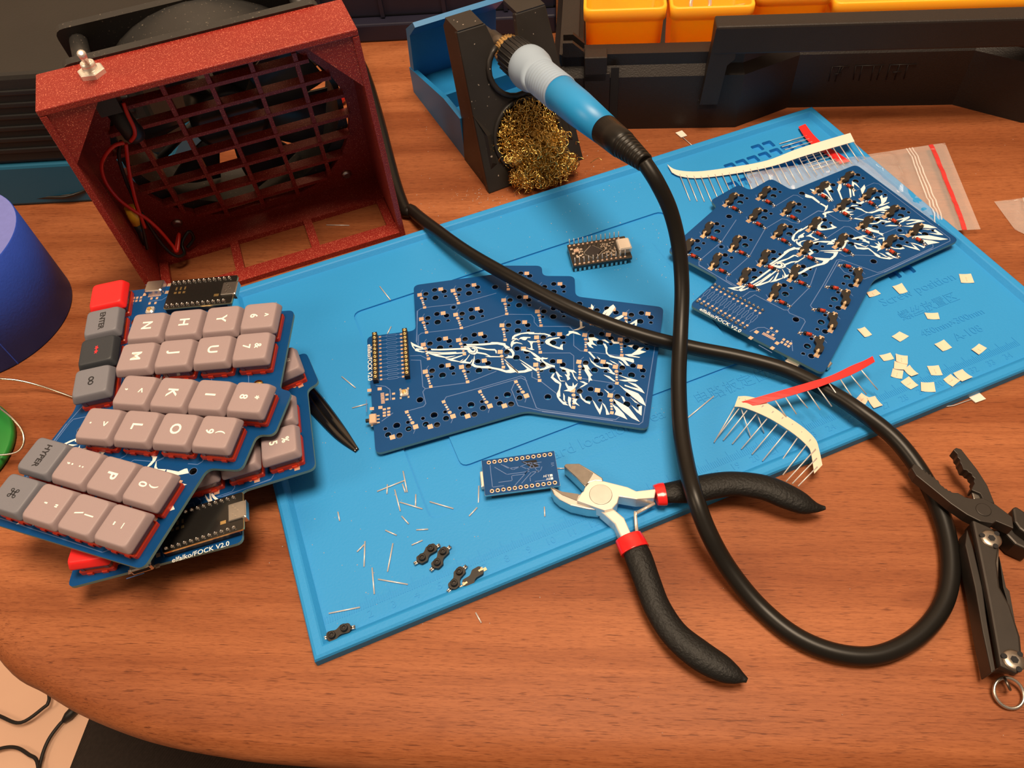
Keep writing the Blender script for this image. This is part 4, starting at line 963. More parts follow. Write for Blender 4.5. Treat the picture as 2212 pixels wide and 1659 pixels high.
def iron():
    ax = (IE - IS).normalized(); L_ = (IE - IS).length
    t = thing('soldering_iron', 'soldering iron with blue handle and frosted grip resting in the stand', 'soldering iron', IS)
    tt = lambda u, v: (near_line(u, v, IS, IE) - IS).dot(ax)
    T = dict(shaft=tt(1070, 92), gold=tt(1094, 106), knurl=tt(1108, 117), frost=0.0, blue=tt(1211, 203), black=tt(1308, 279), ring=tt(1346, 312), end=L_)
    W = lambda d: ax * d
    m = MB(); m.lathe(W(-78), W(T['gold']), [(0, .6), (14, 3.0), (30, 3.4), (30, 4.4), (78 + T['gold'], 4.6)], 20); m.build('barrel', 'steel_dark', t)
    m = MB(); n = 40; prof = [(0, 7.6), (1, 8.4), (T['knurl'] - T['gold'], 8.4)]
    m.lathe(W(T['gold']), W(T['knurl'] + 1), prof + [(T['knurl'] - T['gold'] + 1, 7.5)], n, smooth=False); m.build('ferrule', 'gold', t)
    for i in range(30):
        a = 2 * math.pi * i / 30; u = ax.orthogonal().normalized(); v = ax.cross(u); c = (u * math.cos(a) + v * math.sin(a)) * 8.4
        m = MB(); m.tube([W(T['gold'] + .8) + c, W(T['knurl'] - .2) + c], .5, 4); m.build('ferrule_ridge', 'gold', t)
    m = MB(); m.lathe(W(T['knurl']), W(3), [(0, 9.2), (.8, 10.2), (2 - T['knurl'], 10.4), (3 - T['knurl'], 9)], 32); m.build('collar', 'plastic_black', t)
    for i in range(24):
        a = 2 * math.pi * i / 24; u = ax.orthogonal().normalized(); v = ax.cross(u); c = (u * math.cos(a) + v * math.sin(a)) * 10.3
        m = MB(); m.tube([W(T['knurl'] + .8) + c, W(1.0) + c], .6, 4); m.build('collar_ridge', 'plastic_black', t)
    b = T['blue']
    pf = [(0, 9.0), (.4, 11.2), (1.5, 12.0), (5, 12.3), (9, 12.0), (14, 10.6), (18, 9.9)]
    k = 18
    while k < b - 2: pf += [(k, 9.9), (k + .5, 9.55), (k + 1.1, 9.55), (k + 1.6, 9.9)]; k += 2.6
    pf += [(b - .6, 9.9), (b, 9.6)]
    m = MB(); m.lathe(W(0), W(b), pf, 36); m.build('frosted_grip', 'iron_frost', t)
    B_ = T['black'] - b
    m = MB(); m.lathe(W(b - 12), W(T['black']), [(0, 8.6), (11.5, 9.0), (12, 9.3), (12 + B_ * .4, 9.0), (12 + B_, 7.4)], 36); m.build('handle', 'iron_blue', t)
    pf = [(0, 7.35), (T['ring'] - T['black'], 6.7)]; k = pf[-1][0]; e = L_ - T['black']; r = 6.5
    while k < e - 4: pf += [(k + .3, r), (k + 1.4, r - .15), (k + 1.6, r - .8), (k + 2.4, r - .8), (k + 2.5, r - .25)]; k += 2.6; r -= .3
    pf += [(e - 1, r), (e, r - .8)]
    m = MB(); m.lathe(W(T['black'] - .3), W(L_), pf, 32); m.build('strain_relief', 'cable_rubber', t)
    # the cable belongs to the iron
    cp = [(1392, 351, 84), (1420, 395, 78), (1448, 455, 66), (1466, 530, 52), (1473, 620, 38), (1470, 720, 27), (1466, 820, 22), (1470, 920, 20), (1482, 1000, 21), (1500, 1070, 23), (1530, 1150, 17), (1575, 1230, 9), (1640, 1310, 4), (1720, 1375, 3.6), (1810, 1411, 3.5), (1900, 1414, 3.5), (1985, 1372, 3.5), (2040, 1300, 3.5), (2053, 1215, 4), (2036, 1120, 5), (1995, 1030, 7), (1935, 950, 9.5), (1860, 890, 11.5), (1790, 845, 10.5), (1700, 800, 9), (1600, 772, 9), (1500, 752, 9.5), (1400, 728, 12.5), (1300, 694, 16), (1200, 650, 18), (1100, 597, 18), (1010, 545, 15), (940, 495, 11), (890, 455, 5), (862, 420, 3.6)]
    pts = [P(u, v, z) - IS for u, v, z in cp] + [P(640, 165, 3.6) - IS + Vector((40, 30, 0)), P(600, 185, 3.6) - IS, P(560, 190, 3.6) - IS]
    m = MB(); m.tube(spline(pts, 8), 3.65, 12); m.build('power_cable', 'cable_rubber', t)
iron()

# ================================================================== tool case with yellow bins
CO = P(1340, 279); CA = R(-9.3); CF = Matrix.Translation(CO) @ Matrix.Rotation(CA, 4, 'Z'); CFI = CF.inverted(); CN = CF.to_3x3() @ Vector((0, 1, 0))
def cpl(u, v, y): return CFI @ PL(u, v, CF @ Vector((0, y, 0)), CN)
def tool_case():
    t = thing('tool_case', 'open black plastic tool case with carrying handle across the back right', 'tool case', M=CF)
    XR = 430
    plan = [(-44, 230), (-44, 4), (-40, 0), (74, 0), (110, 21), (214, 21), (250, 0), (XR, 0)]
    prof = [(0, 0), (0, 37), (4.5, 42.5), (4.5, 50), (16, 50), (16, 46), (19, 46), (19, 3)]
    n = len(plan); k = len(prof); m = MB(); pv = [Vector(p) for p in plan]; rows = []
    for i in range(n):
        a = (pv[i] - pv[i - 1]).normalized() if i else None; b = (pv[i + 1] - pv[i]).normalized() if i < n - 1 else None
        if a is None: nn = Vector((-b.y, b.x))
        elif b is None: nn = Vector((-a.y, a.x))
        else:
            na, nb_ = Vector((-a.y, a.x)), Vector((-b.y, b.x)); h = (na + nb_).normalized(); nn = h / max(.3, h.dot(na))
        m.v += [Vector((pv[i].x + nn.x * d, pv[i].y + nn.y * d, z)) for d, z in prof]
    for i in range(n - 1):
        for j in range(k - 1): m.f.append([i * k + j, (i + 1) * k + j, (i + 1) * k + j + 1, i * k + j + 1]); m.mi.append(0); m.sm.append(False)
    m.f.append(list(range(k))[::-1]); m.f.append([(n - 1) * k + j for j in range(k)]); m.mi += [0, 0]; m.sm += [False] * 2
    m.build('case_wall', 'case_black', t)
    m = MB(); m.box((192, 125, 1.6), (460, 206, 3)); m.build('case_floor', 'case_black', t)
    m = MB(); m.box((192, 228, 25), (470, 5, 50)); m.build('rear_wall', 'case_black', t)
    # left corner hinge clip and latch
    x0 = cpl(1262, 120, 0).x; x1 = cpl(1312, 120, 0).x
    m = MB(); m.box(((x0 + x1) / 2, 3.5, 43.5), (x1 - x0, 11, 16)); m.build('latch', 'case_black', t, bevel=.6)
    m = MB(); m.box(((x0 + x1) / 2 + 1, -.8, 24), (x1 - x0 + 2, 2.4, 34)); m.build('latch_tongue', 'case_black', t, bevel=.5)
    m = MB(); m.box((x1 + 5, -.3, 26), (5, 1.2, 36)); m.build('latch_groove', 'hole_dark', t)
    for yy in (2, 12):
        m = MB(); a = cpl(1216, 98, 5).x; vs = [(a + x, yy + dy, z) for dy in (0, 3) for x, z in ((0, 50), (13, 50), (13, 53), (6, 59), (0, 59))]
        m.add(vs, [(0, 1, 2, 3, 4), (9, 8, 7, 6, 5)] + [(i, 5 + i, 5 + (i + 1) % 5, (i + 1) % 5) for i in range(5)]); m.build('hinge_clip', 'case_black', t)
    # handle
    h0 = cpl(1548, 60, -5).x; m = MB(); m.box(((h0 + XR) / 2, 2, 61.5), (XR - h0, 14, 17)); m.build('handle', 'case_black', t, bevel=1.2)
    m = MB(); vs = [(x, y, z) for y in (-4.8, 3) for x, z in ((h0, 69), (h0 + 13.5, 69), (h0 + 13.5, 50), (h0 + 9.5, 46), (h0 + 7.5, 20), (h0 - 3.5, 20))]
    m.add(vs, [(0, 1, 2, 3, 4, 5)[::-1], (6, 7, 8, 9, 10, 11)] + [(i, 6 + i, 6 + (i + 1) % 6, (i + 1) % 6)[::-1] for i in range(6)]); m.build('handle_arm', 'case_black', t)
    m = MB(); m.box((h0 + 2, -.25, 17.5), (12, .8, 6)); m.build('handle_slot', 'hole_dark', t)
    # faint raised lettering strokes on the recessed front
    m = MB(); s = 812 / 2212
    def seg(a, b, w_=.35):
        p, q = cpl(1400 + a[0] * s, a[1] * s, 20.8), cpl(1400 + b[0] * s, b[1] * s, 20.8); m.tube([p, q], w_, 4)
    for a, b in (((1085, 393), (1185, 390)), ((1220, 388), (1390, 384)), ((1420, 383), (1580, 378)), ((1085, 393), (1062, 478)), ((1130, 393), (1100, 480)), ((1095, 435), (1140, 433)), ((1150, 392), (1118, 440)), ((1222, 388), (1208, 470)), ((1262, 388), (1240, 475)), ((1330, 386), (1310, 475)), ((1375, 385), (1345, 470)), ((1425, 383), (1400, 470)), ((1480, 382), (1450, 470)), ((1440, 425), (1490, 423)), ((1530, 381), (1505, 465))): seg(a, b)
    m.build('raised_lettering', 'case_black', t)
tool_case()
def bin_(x0, x1, y0, y1, z1_, label, zb=4.0):
    t = thing('parts_bin', label, 'bin', CF @ Vector(((x0 + x1) / 2, (y0 + y1) / 2, zb)), CA, group='yellow bins in the tool case')
    cx, cy = (x1 - x0) / 2, (y1 - y0) / 2; h = z1_ - zb; m = MB(); prof = [(3.5, 0), (1.6, h - 9), (.4, h - 7.5), (.3, h - .6), (.9, h), (1.9, h), (2.4, h - .8), (5.2, 2.0)]
    n = None
    for d, z in prof:
        lp = rounded([(-cx + d, -cy + d), (cx - d, -cy + d), (cx - d, cy - d), (-cx + d, cy - d)], 5, 5); n = len(lp); m.v += [Vector((p.x, p.y, z)) for p in lp]
    for k in range(len(prof) - 1): m.f += [[k * n + i, k * n + (i + 1) % n, (k + 1) * n + (i + 1) % n, (k + 1) * n + i] for i in range(n)]
    m.f += [list(range(n))[::-1], [(len(prof) - 1) * n + i for i in range(n)]]; m.mi = [0] * len(m.f); m.sm = [True] * (len(m.f) - 2) + [False] * 2
    m.build('bin_body', 'bin_yellow', t); return t
zb = 73.5
b1 = cpl(1259, 20, 27).x, cpl(1443, 20, 27).x; b2 = cpl(1448, 20, 27).x, cpl(1634, 20, 27).x
bin_(b1[0], b1[1], 27, 80, cpl(1350, 21, 27).z, 'empty yellow bin at the left end of the open tool case')
bin_(b2[0], b2[1], 27, 80, cpl(1540, 16, 27).z, 'yellow bin holding shiny small parts, second from the left')
b3 = b2[1] + 1, cpl(1800, 5, 42).x
bin_(b3[0], b3[1], 42, 96, cpl(1700, -14, 42).z, 'yellow bin directly left of the widest bin behind the handle')
b4 = b3[1] + 1, 420
bin_(b4[0], b4[1], 42, 150, cpl(1900, 5, 42).z, 'widest yellow bin behind the black case handle')
for (u, v, r, lab) in ((1513, 8, 6, 'small shiny steel ring lying in the second yellow bin'),):
    c = cpl(u, v, 45); m = MB(); m.torus((0, 0, 0), r, 1.2, Matrix.Rotation(R(60), 3, 'X')); m.xf(CF @ Matrix.Translation(c)); o = solo(m, 'steel_ring', 'steel_polish', lab, 'ring')
c = cpl(1513, 8, 45); m = MB(); m.tube([CF @ (c + Vector((-12, 0, -8))), CF @ (c + Vector((8, 4, -9))), CF @ (c + Vector((30, 8, -6)))], [5, 7, 4], 8, flat=.3)
solo(m, 'parts_pouch', 'film', 'crumpled clear pouch of parts in the second yellow bin', 'bag')

# ================================================================== blue tape, green spool
def tape():
    t = thing('tape_roll', 'roll of blue masking tape standing on its side at the left edge', 'tape', (-293, 321, 0))
    m = MB(); m.lathe((0, 0, .2), (0, 0, 56), [(0, 46), (.6, 47), (55, 47), (55.6, 46.6)], 72, caps=False); m.build('tape_face', 'tape_blue', t)
    for z in (.2, 55.8):
        m = MB(); n = 72; k = len(m.v); m.v += [Vector((*p, z)) for p in circle((0, 0), 46.6, n)] + [Vector((*p, z)) for p in circle((0, 0), 26, n)]
        for i in range(n): m.f.append([k + i, k + (i + 1) % n, k + n + (i + 1) % n, k + n + i]); m.mi.append(0); m.sm.append(False)
        m.build('tape_edge', 'tape_side', t)
    m = MB(); m.lathe((0, 0, .1), (0, 0, 56), [(0, 26), (55.9, 26), (55.9, 24), (0, 24)], 48, caps=False); m.build('cardboard_core', 'paper', t)
    m = MB(); a = R(-52); m.box((46.9 * math.cos(a), 46.9 * math.sin(a), 28), (.4, .5, 55), Matrix.Rotation(a, 3, 'Z')); m.build('tape_end', 'tape_blue', t)
tape()
def spool():
    c = P(25, 965, 2.5) - Vector((32, 0, 2.5)); t = thing('solder_spool', 'green spool of solder wire at the left edge beside the keyboard', 'spool', c)
    m = MB(); m.lathe((0, 0, .1), (0, 0, 5), [(0, 31), (1.0, 32), (4.0, 32), (4.6, 31), (4.6, 10)], 56); m.build('flange', 'spool_green', t)
    m = MB(); m.lathe((0, 0, 4), (0, 0, 22), [(0, 8), (18, 8)], 24); m.build('hub', 'spool_green', t)
    for i in range(9):
        m = MB(); m.torus((0, 0, 5.2 + 1.25 * i), 25.5 - .9 * (i % 3) - i * .5, .7, n=48, k=6); m.build('solder_turn', 'solder_wire', t)
    m = MB(); m.tube(spline([P(*q) - c for q in ((-25, 855, 16), (0, 881, 16), (25, 902, 15), (45, 925, 13), (52, 948, 11), (48, 966, 9), (33, 978, 8), (0, 983, 8), (-20, 980, 8))], 7), .55, 6); m.build('loose_loop', 'solder_wire', t)
    m = MB(); m.tube(spline([P(*q) - c for q in ((-40, 813, 14), (0, 818, 12), (40, 822, 9), (85, 833, 5), (130, 848, 2), (165, 861, 1))], 7), .5, 6); m.build('loose_end', 'solder_wire', t)
spool()
# ================================================================== small controller boards
def flat_frame(px, z):
    "frame of a rectangle lying at height z: px = corners a,b,c,d (a-b long edge)"
    a, b, c, d = [P(u, v, z) for u, v in px]; o = (a + b + c + d) / 4; e = ((b - a) + (c - d)); an = math.atan2(e.y, e.x)
    return Matrix.Translation((o.x, o.y, z)) @ Matrix.Rotation(an, 4, 'Z')
def controller_up():
    F = flat_frame(((1236, 576), (1365, 558), (1349, 514), (1228, 535)), 6.5); F.translation.z = 3.4
    t = thing('microcontroller_board', 'small black microcontroller board with upright pins and chip facing up', 'circuit board', M=F)
    m = MB(); m.prism(rounded([(-16.6, -9), (16.6, -9), (16.6, 9), (-16.6, 9)], .8), 2.6, 4.1); b = m.build('board', 'controller_black', t)
    for s in (-1, 1):
        m = MB(); m.box((-1.2, s * 7.62, 1.3), (30.5, 2.5, 2.5)); h = m.build('pin_header', 'header_black', t)
        for i in range(12):
            x = -15.2 + 2.54 * i
            m = MB(); m.tube([(x, s * 7.62, 4), (x - .2, s * 7.62 + .1, 9.2)], .26, 5); m.build('pin', 'lead_wire', t)
            m = MB(); m.lathe((x, s * 7.62, 4.1), (x, s * 7.62, 5), [(0, .95), (.5, .6), (.9, .25)], 8); m.build('solder_joint', 'copper', t)
            if s < 0: m = MB(); m.box((x, -8.95, 1.4), (1.2, .25, 2.2)); m.build('pin_shroud', 'solder', t)
    m = MB(); m.box((-3.4, 0, 4.6), (6.8, 6.8, 1.0), Matrix.Rotation(R(45), 3, 'Z')); ch = m.build('chip', 'chip', t)
    m = MB(); 
    for i in range(11):
        for a in range(4):
            q = Matrix.Rotation(R(45 + 90 * a), 3, 'Z'); m.box(Vector((-3.4, 0, 4.3)) + q @ Vector((3.8, -3 + .6 * i, 0)), (.9, .3, .3), q)
    c = m.build('chip_legs', 'solder', ch); c['kind'] = 'stuff'
    m = MB(); m.rbox((13.8, 0, 5.7), (7.4, 8.9, 3.2), .6); m.build('usb_connector', 'steel_polish', t)
    rn = random.Random(5); m = MB()
    for i in range(60): m.box((rn.uniform(1.5, 9), rn.uniform(-5.6, 5.6), 4.35), (rn.choice((.5, .9, 1.2)), rn.choice((.4, .7)), .5))
    for i in range(14): m.box((rn.uniform(-15, -9.5), rn.uniform(-4.5, 5), 4.4), (rn.choice((.8, 1.4)), rn.choice((.6, 1.0)), .6))
    o = m.build('tiny_parts', 'smd', t); o['kind'] = 'stuff'
    m = MB(); m.rbox((-12.4, 2.6, 4.7), (3.2, 2.4, 1.1), .3); m.build('crystal', 'copper', t)
controller_up()
def controller_down():
    F = flat_frame(((1047, 1068), (1208, 1047), (1197, 976), (1043, 997)), 8.2); F.translation.z = 3.4
    t = thing('microcontroller_board', 'small blue microcontroller board lying face down beside the side cutters', 'circuit board', M=F)
    m = MB(); m.mat = 0; m.prism(rounded([(-16.6, -9), (16.6, -9), (16.6, 9), (-16.6, 9)], .4), 3.4, 5.0); m.build('board', 'pcb_blue', t)
    m = MB(); m.prism([(-16.65, -9.05), (16.65, -9.05), (16.65, 9.05), (-16.65, 9.05)], 3.6, 4.8); m.build('board_edge', 'steel', t)
    for s in (-1, 1):
        for i in range(12):
            x = -13.4 + 2.54 * i
            m = MB(); n = 12; k = 0
            m.lathe((x, s * 7.4, 5.0), (x, s * 7.4, 5.12), [(0, 1.02), (.12, 1.0), (.12, .55), (.02, .5)], n, caps=False); m.build('pin_ring', 'copper', t)
            m = MB(); m.flat(circle((x, s * 7.4), .52, 10), 5.03); m.build('pin_hole', 'hole_dark', t)
    m = MB(); m.rbox((-15.8, .5, 2.0), (4.4, 8, 2.6), .3); m.build('usb_connector', 'steel_polish', t)
    m = MB(); m.box((2, 0, 2.4), (8, 8, 1.6)); m.box((0, 7.2, 1.8), (28, 2, 3)); m.box((0, -7.2, 1.8), (28, 2, 3)); m.build('underside_parts', 'chip', t)
    m = MB(); G = [[(-13, 6), (-13, -5.5), (-8, -5.5)], [(-11, 4.5), (-6, 0), (4, 0)], [(-8, 5.6), (-5, 3), (1, 3), (3, 1.6), (9, 1.6)], [(-10, -3.5), (-4, -3.5), (-4, -1), (2, -1), (5, 2)], [(-3, -6), (3, 0), (6, 4), (10, 4)], [(0, -5.5), (5, -.5), (9, -.5), (10, 1.5)], [(4, -5), (4, -3), (8, 0)], [(6, -5.5), (13, -5.5)], [(2, 5.4), (6, 3), (8, -1)], [(-7, 5), (-3, 2), (5, 4.6), (9, 2.6)]]
    for g in G: strip(m, g, .3, 5.02)
    m.build('copper_traces', 'pcb_trace', t)
    m = MB(); m.flat([(1, 5.6), (8, 5.6), (8.5, 2), (6, 1.2)], 5.015); m.build('copper_area', 'hole_dark', t)
    for tx, x, y in (('■3.3V', 12.0, -3.4), ('■5V', 12.6, -5.0)): link('board_lettering', text_mesh(tx, 1.6, Matrix.Translation((x, y, 5.03)) @ Matrix.Rotation(R(180), 4, 'Z'), .005, 'board_lettering', mats='silk'), t)
    link('board_lettering', text_mesh('VII', 2.0, Matrix.Translation((15.0, 2, 5.03)) @ Matrix.Rotation(R(90), 4, 'Z'), .005, 'board_lettering', mats='pcb_trace'), t)
controller_down()

# ================================================================== loose hot-swap sockets
def loose_socket(px0, px1, up, label):
    a, b = P(*px0, 4.5), P(*px1, 4.5); c = (a + b) / 2; an = math.atan2((b - a).y, (b - a).x)
    M = Matrix.Translation((c.x, c.y, FLOOR_Z)) @ Matrix.Rotation(an - R(12), 4, 'Z')
    t = thing('hot_swap_socket', label, 'socket', M=M, group='loose sockets on the mat'); o = Vector((0, -1.4, 0))
    link('body', SKB, t, o)
    if up: link('pegs', SKP, t, o)
    if up:
        for x, y, s in ((-5.9, .6, -1), (5.9, 2.3, 1)):
            for d in (-.45, .45): m = MB(); m.tube([(x - s * 1.5, y + d - 1.4, .9), (x + s * .8, y + d - 1.4, .9)], .45, 8); m.build('contact', 'solder', t)
    else: link('contact', SKC, t, o)
K6 = .27125
q6 = lambda x, y: (660 + x * K6, 960 + y * K6)
loose_socket(q6(880, 950), q6(1055, 800), True, 'loose socket of the touching pair, peg side up, further from the ruler corner')
loose_socket(q6(1010, 1000), q6(1140, 815), True, 'loose socket of the touching pair, peg side up, nearer the blue microcontroller board')
loose_socket(q6(1150, 1165), q6(1265, 975), True, 'loose socket peg side up beside the one showing its gold contacts')
loose_socket(q6(1250, 1135), q6(1420, 985), False, 'loose socket lying with its gold contacts facing up')
loose_socket(q6(140, 1555), q6(390, 1445), True, 'lone loose socket in the front left corner of the mat')

# ================================================================== cut component leads
q5 = lambda x, y: (400 + x * K6, 480 + y * K6)
LEADS = [(q6, 570, 375, 790, 287, 'long cut lead crossing a short one, left of the blue microcontroller board'), (q6, 652, 320, 648, 395, 'very short cut lead lying across a long one'),
 (q6, 777, 213, 810, 382, 'upright cut lead at the top of the tangle below the bare board'), (q6, 772, 317, 795, 383, 'tiny cut lead alongside an upright longer one'),
 (q6, 710, 360, 755, 532, 'slanted cut lead pointing at the middle of the tangle'), (q6, 752, 460, 932, 514, 'cut lead sloping down to the right under a short upright one'),
 (q6, 878, 398, 876, 492, 'short upright cut lead standing on a sloping one'), (q6, 990, 457, 1178, 512, 'cut lead on the step of the tray below the blue microcontroller board'),
 (q6, 1380, 330, 1376, 510, 'upright cut lead at the left end of the blue microcontroller board'), (q6, 1367, 503, 1302, 572, 'short cut lead forming a bend under the blue microcontroller board'),
 (q6, 1902, 497, 1906, 575, 'short upright cut lead below the jaws of the side cutters'), (q6, 258, 538, 272, 610, 'lone short cut lead near the left rim of the mat'),
 (q6, 766, 572, 822, 634, 'short diagonal cut lead below the tangle'), (q6, 882, 681, 977, 676, 'short level cut lead above the touching sockets'),
 (q6, 636, 684, 726, 724, 'short cut lead sloping right, left of the level one'), (q6, 845, 802, 932, 764, 'short cut lead just left of the touching sockets, rising right'),
 (q6, 473, 772, 466, 975, 'long upright cut lead touched by a short one near the left rim'), (q6, 410, 856, 468, 797, 'short cut lead touching the top of a long upright one'),
 (q6, 696, 788, 653, 1014, 'long steep cut lead left of the touching sockets'), (q6, 530, 982, 548, 1193, 'long upright cut lead above the ruler'),
 (q6, 578, 1074, 815, 1115, 'long near level cut lead left of the contact side up socket'), (q6, 185, 1346, 434, 1297, 'long near level cut lead just above the lone corner socket'),
 (q6, 1355, 1340, 1400, 1422, 'short cut lead lying on the wood in front of the mat'), (q5, 1550, 512, 1635, 620, 'cut lead on the mat between the red box and the bare board'),
 (q5, 1610, 890, 1640, 832, 'short cut lead behind the pin headers of the bare board'), (q5, 1247, 1230, 1357, 1320, 'cut lead on the mat right of the black tweezers'),
 (q5, 1330, 1480, 1452, 1447, 'cut lead poking out from under the left edge of the bare board')]
def lead(a, b, label, z=None, r=.33, parent=None):
    za = z
    if za is None:
        l = matl((a[0] + b[0]) / 2, (a[1] + b[1]) / 2); ins = 0 < l.x < 384 and 0 < l.y < 223
        za = .3 if not ins else (REC_Z + .3 if (61 < l.x < 250 and 40.5 < l.y < 177.5 and not (83 < l.x < 231 and 61 < l.y < 158)) else FLOOR_Z + .28)
    m = MB(); m.tube([P(*a, za), P(*b, za)], r, 6); solo(m, 'cut_lead', 'lead_wire', label, 'wire', 'cut component leads')
for f_, x0, y0, x1, y1, lb in LEADS: lead(f_(x0, y0), f_(x1, y1), lb)
lead((1484, 904), (1542, 856), 'cut lead on the mat right behind the upright run of black cable')
lead((1203, 1012), (1219, 1012), 'tiny cut lead at the right end of the blue microcontroller board')
lead((705, 486), (755, 487), 'cut lead lying on the wood inside the red fan box')

# ================================================================== paper squares from the component tape
q4 = lambda x, y: (1750 + x * .2411, 560 + y * .2411)
SQ = [([(1333,133),(1440,130),(1470,210),(1352,210)], 'paper square nearest the right rim of the mat'), ([(735,245),(820,215),(873,293),(800,312)], 'plain paper square below the two square pockets'),
 ([(500,297),(585,273),(632,312),(530,343)], 'curled paper square close to the edge of the socket board'), ([(1023,480),(1145,480),(1160,537),(1052,535)], 'foreshortened paper square alone in the middle of the group'),
 ([(420,627),(487,608),(553,678),(488,700)], 'leftmost of the scattered paper squares above the red strip'), ([(730,692),(800,648),(885,690),(805,740)], 'creased diamond-turned paper square below the lone middle one'),
 ([(1112,762),(1197,722),(1270,793),(1188,826)], 'plain diamond-turned paper square beside the embossed numbers'), ([(1442,810),(1510,760),(1582,800),(1510,858)], 'diamond-turned paper square with a lead groove, furthest right by the front rim'),
 ([(618,862),(718,838),(752,893),(660,913)], 'paper square just past the end of the red strip'), ([(765,848),(872,868),(873,942),(770,915)], 'topmost paper square of the overlapping stack'),
 ([(755,912),(873,940),(855,990),(750,980)], 'second paper square down in the overlapping stack'), ([(740,980),(835,1000),(823,1073),(722,1050)], 'lowest left paper square of the overlapping stack'),
 ([(890,950),(970,1030),(905,1052),(838,990)], 'right-hand paper square of the overlapping stack'), ([(885,1050),(970,1130),(902,1167),(810,1100)], 'grooved paper square just below the overlapping stack'),
 ([(990,1103),(1108,1103),(1123,1190),(993,1182)], 'plain paper square nearest the front rim of the mat'), ([(1047,957),(1150,950),(1187,1038),(1085,1038)], 'grooved paper square alone right of the overlapping stack'),
 ([(1258,1030),(1345,1088),(1275,1143),(1192,1078)], 'left paper square of the pair resting by the front rim'), ([(1362,988),(1455,1058),(1360,1098),(1280,1023)], 'right paper square of the pair resting by the front rim'),
 ([(460,1198),(530,1240),(495,1303),(405,1258)], 'left paper square of the pair beside the black cable'), ([(580,1228),(650,1310),(570,1337),(510,1245)], 'right paper square of the pair beside the black cable')]
over = {9: .55, 10: .35, 12: .2, 17: .3, 19: .3, 16: 0}
for i, (pq, lb) in enumerate(SQ):
    z0 = FLOOR_Z + .12 + over.get(i, 0); crn = [P(*q4(*p), z0 + .25) for p in pq]; m = MB(); N_ = 4; rows = []
    cur = .5 + .5 * ((i * 37) % 5) / 4
    for a in range(N_ + 1):
        for b in range(N_ + 1):
            s, t_ = a / N_, b / N_; p = crn[0] * (1 - s) * (1 - t_) + crn[1] * s * (1 - t_) + crn[2] * s * t_ + crn[3] * (1 - s) * t_
            rows.append(Vector((p.x, p.y, z0 + .1 + cur * (abs(s - .5) * 2) ** 2 * .5)))
    k = len(rows); m.v = rows + [p - Vector((0, 0, .16)) for p in rows]
    for a in range(N_):
        for b in range(N_):
            q = [a * 5 + b, (a + 1) * 5 + b, (a + 1) * 5 + b + 1, a * 5 + b + 1]; m.f += [q[::-1], [x + k for x in q]]
    ring = [0, 1, 2, 3, 4, 9, 14, 19, 24, 23, 22, 21, 20, 15, 10, 5]
    for j in range(16): m.f.append([ring[j], ring[(j + 1) % 16], k + ring[(j + 1) % 16], k + ring[j]])
    m.mi = [0] * len(m.f); m.sm = [False] * len(m.f)
    # lead groove pressed across the square
    o = solo(m, 'paper_square', 'paper', lb, 'paper', 'paper squares on the mat')
    if 'groove' in lb or i in (0, 2, 9, 11, 16, 18):
        c = o.location / MM; g = MB(); a = (crn[0] + crn[1]) / 2 * .6 + (crn[2] + crn[3]) / 2 * .4; b = (crn[0] + crn[1]) / 2 * .2 + (crn[2] + crn[3]) / 2 * .8
        a.z = b.z = z0 + .14; g.tube([a - c, b - c], .22, 6); g.build('lead_crease', 'paper', o)
def tagged_lead(sqp, pl, label, z=.35):
    m = MB(); m.prism([P(u, v, z).xy for u, v in sqp], z, z + .5); o = solo(m, 'taped_lead', 'paper_white', label, 'wire'); c = o.location / MM
    m = MB(); m.tube([P(u, v, z + .2) - c for u, v in pl], .24, 6); m.build('lead', 'lead_wire', o)
tagged_lead([(1459, 288), (1473, 283), (1484, 294), (1471, 298)], [(1474, 296), (1499, 318)], 'lead with a white paper tab on the wood beside the tool case')
tagged_lead([(2090, 857), (2112, 847), (2129, 863), (2107, 871)], [(2098, 863), (2060, 876), (2022, 881)], 'lead with a white paper tab half under the front rim of the mat')

# ================================================================== bandolier strips
def strip_thing(top, bot, zt, leads, matn, label, name='component_tape', r=.3):
    "top/bottom edge pixels with heights, leads: (pixel a, za, pixel b, zb)"
    A_ = spline([P(u, v, z) for (u, v), z in zip(top, zt)], 5); B_ = spline([P(u, v, z) for (u, v), z in zip(bot, zt)], 5)
    c = (A_[0] + A_[-1]) / 2; c.z = 3.4; t = thing(name, label, 'component tape', c)
    m = MB(); m.ribbon([p - c for p in A_], [p - c for p in B_], .3); m.build('paper_strip', matn, t)
    for (a, za, b, zb_) in leads:
        m = MB(); m.tube([P(*a, za) - c, P(*b, zb_) - c], r, 6); m.build('lead', 'lead_wire', t)
K7 = 812 / 2212
q7 = lambda x, y: (1400 + x * K7, 240 + y * K7)
wt = [(113,313),(165,345),(290,355),(490,330),(700,290),(900,215),(1190,128)]; wb = [(140,360),(190,383),(300,393),(505,368),(725,325),(935,258),(1215,178)]
wl = []
def arc(pts, t_):
    L_ = [0]
    for p, q_ in zip(pts[:-1], pts[1:]): L_.append(L_[-1] + math.hypot(q_[0] - p[0], q_[1] - p[1]))
    d = t_ * L_[-1]
    for i in range(len(pts) - 1):
        if d <= L_[i + 1] or i == len(pts) - 2:
            k = (d - L_[i]) / (L_[i + 1] - L_[i]); return pts[i][0] + (pts[i + 1][0] - pts[i][0]) * k, pts[i][1] + (pts[i + 1][1] - pts[i][1]) * k, (i + k) / (len(pts) - 1)
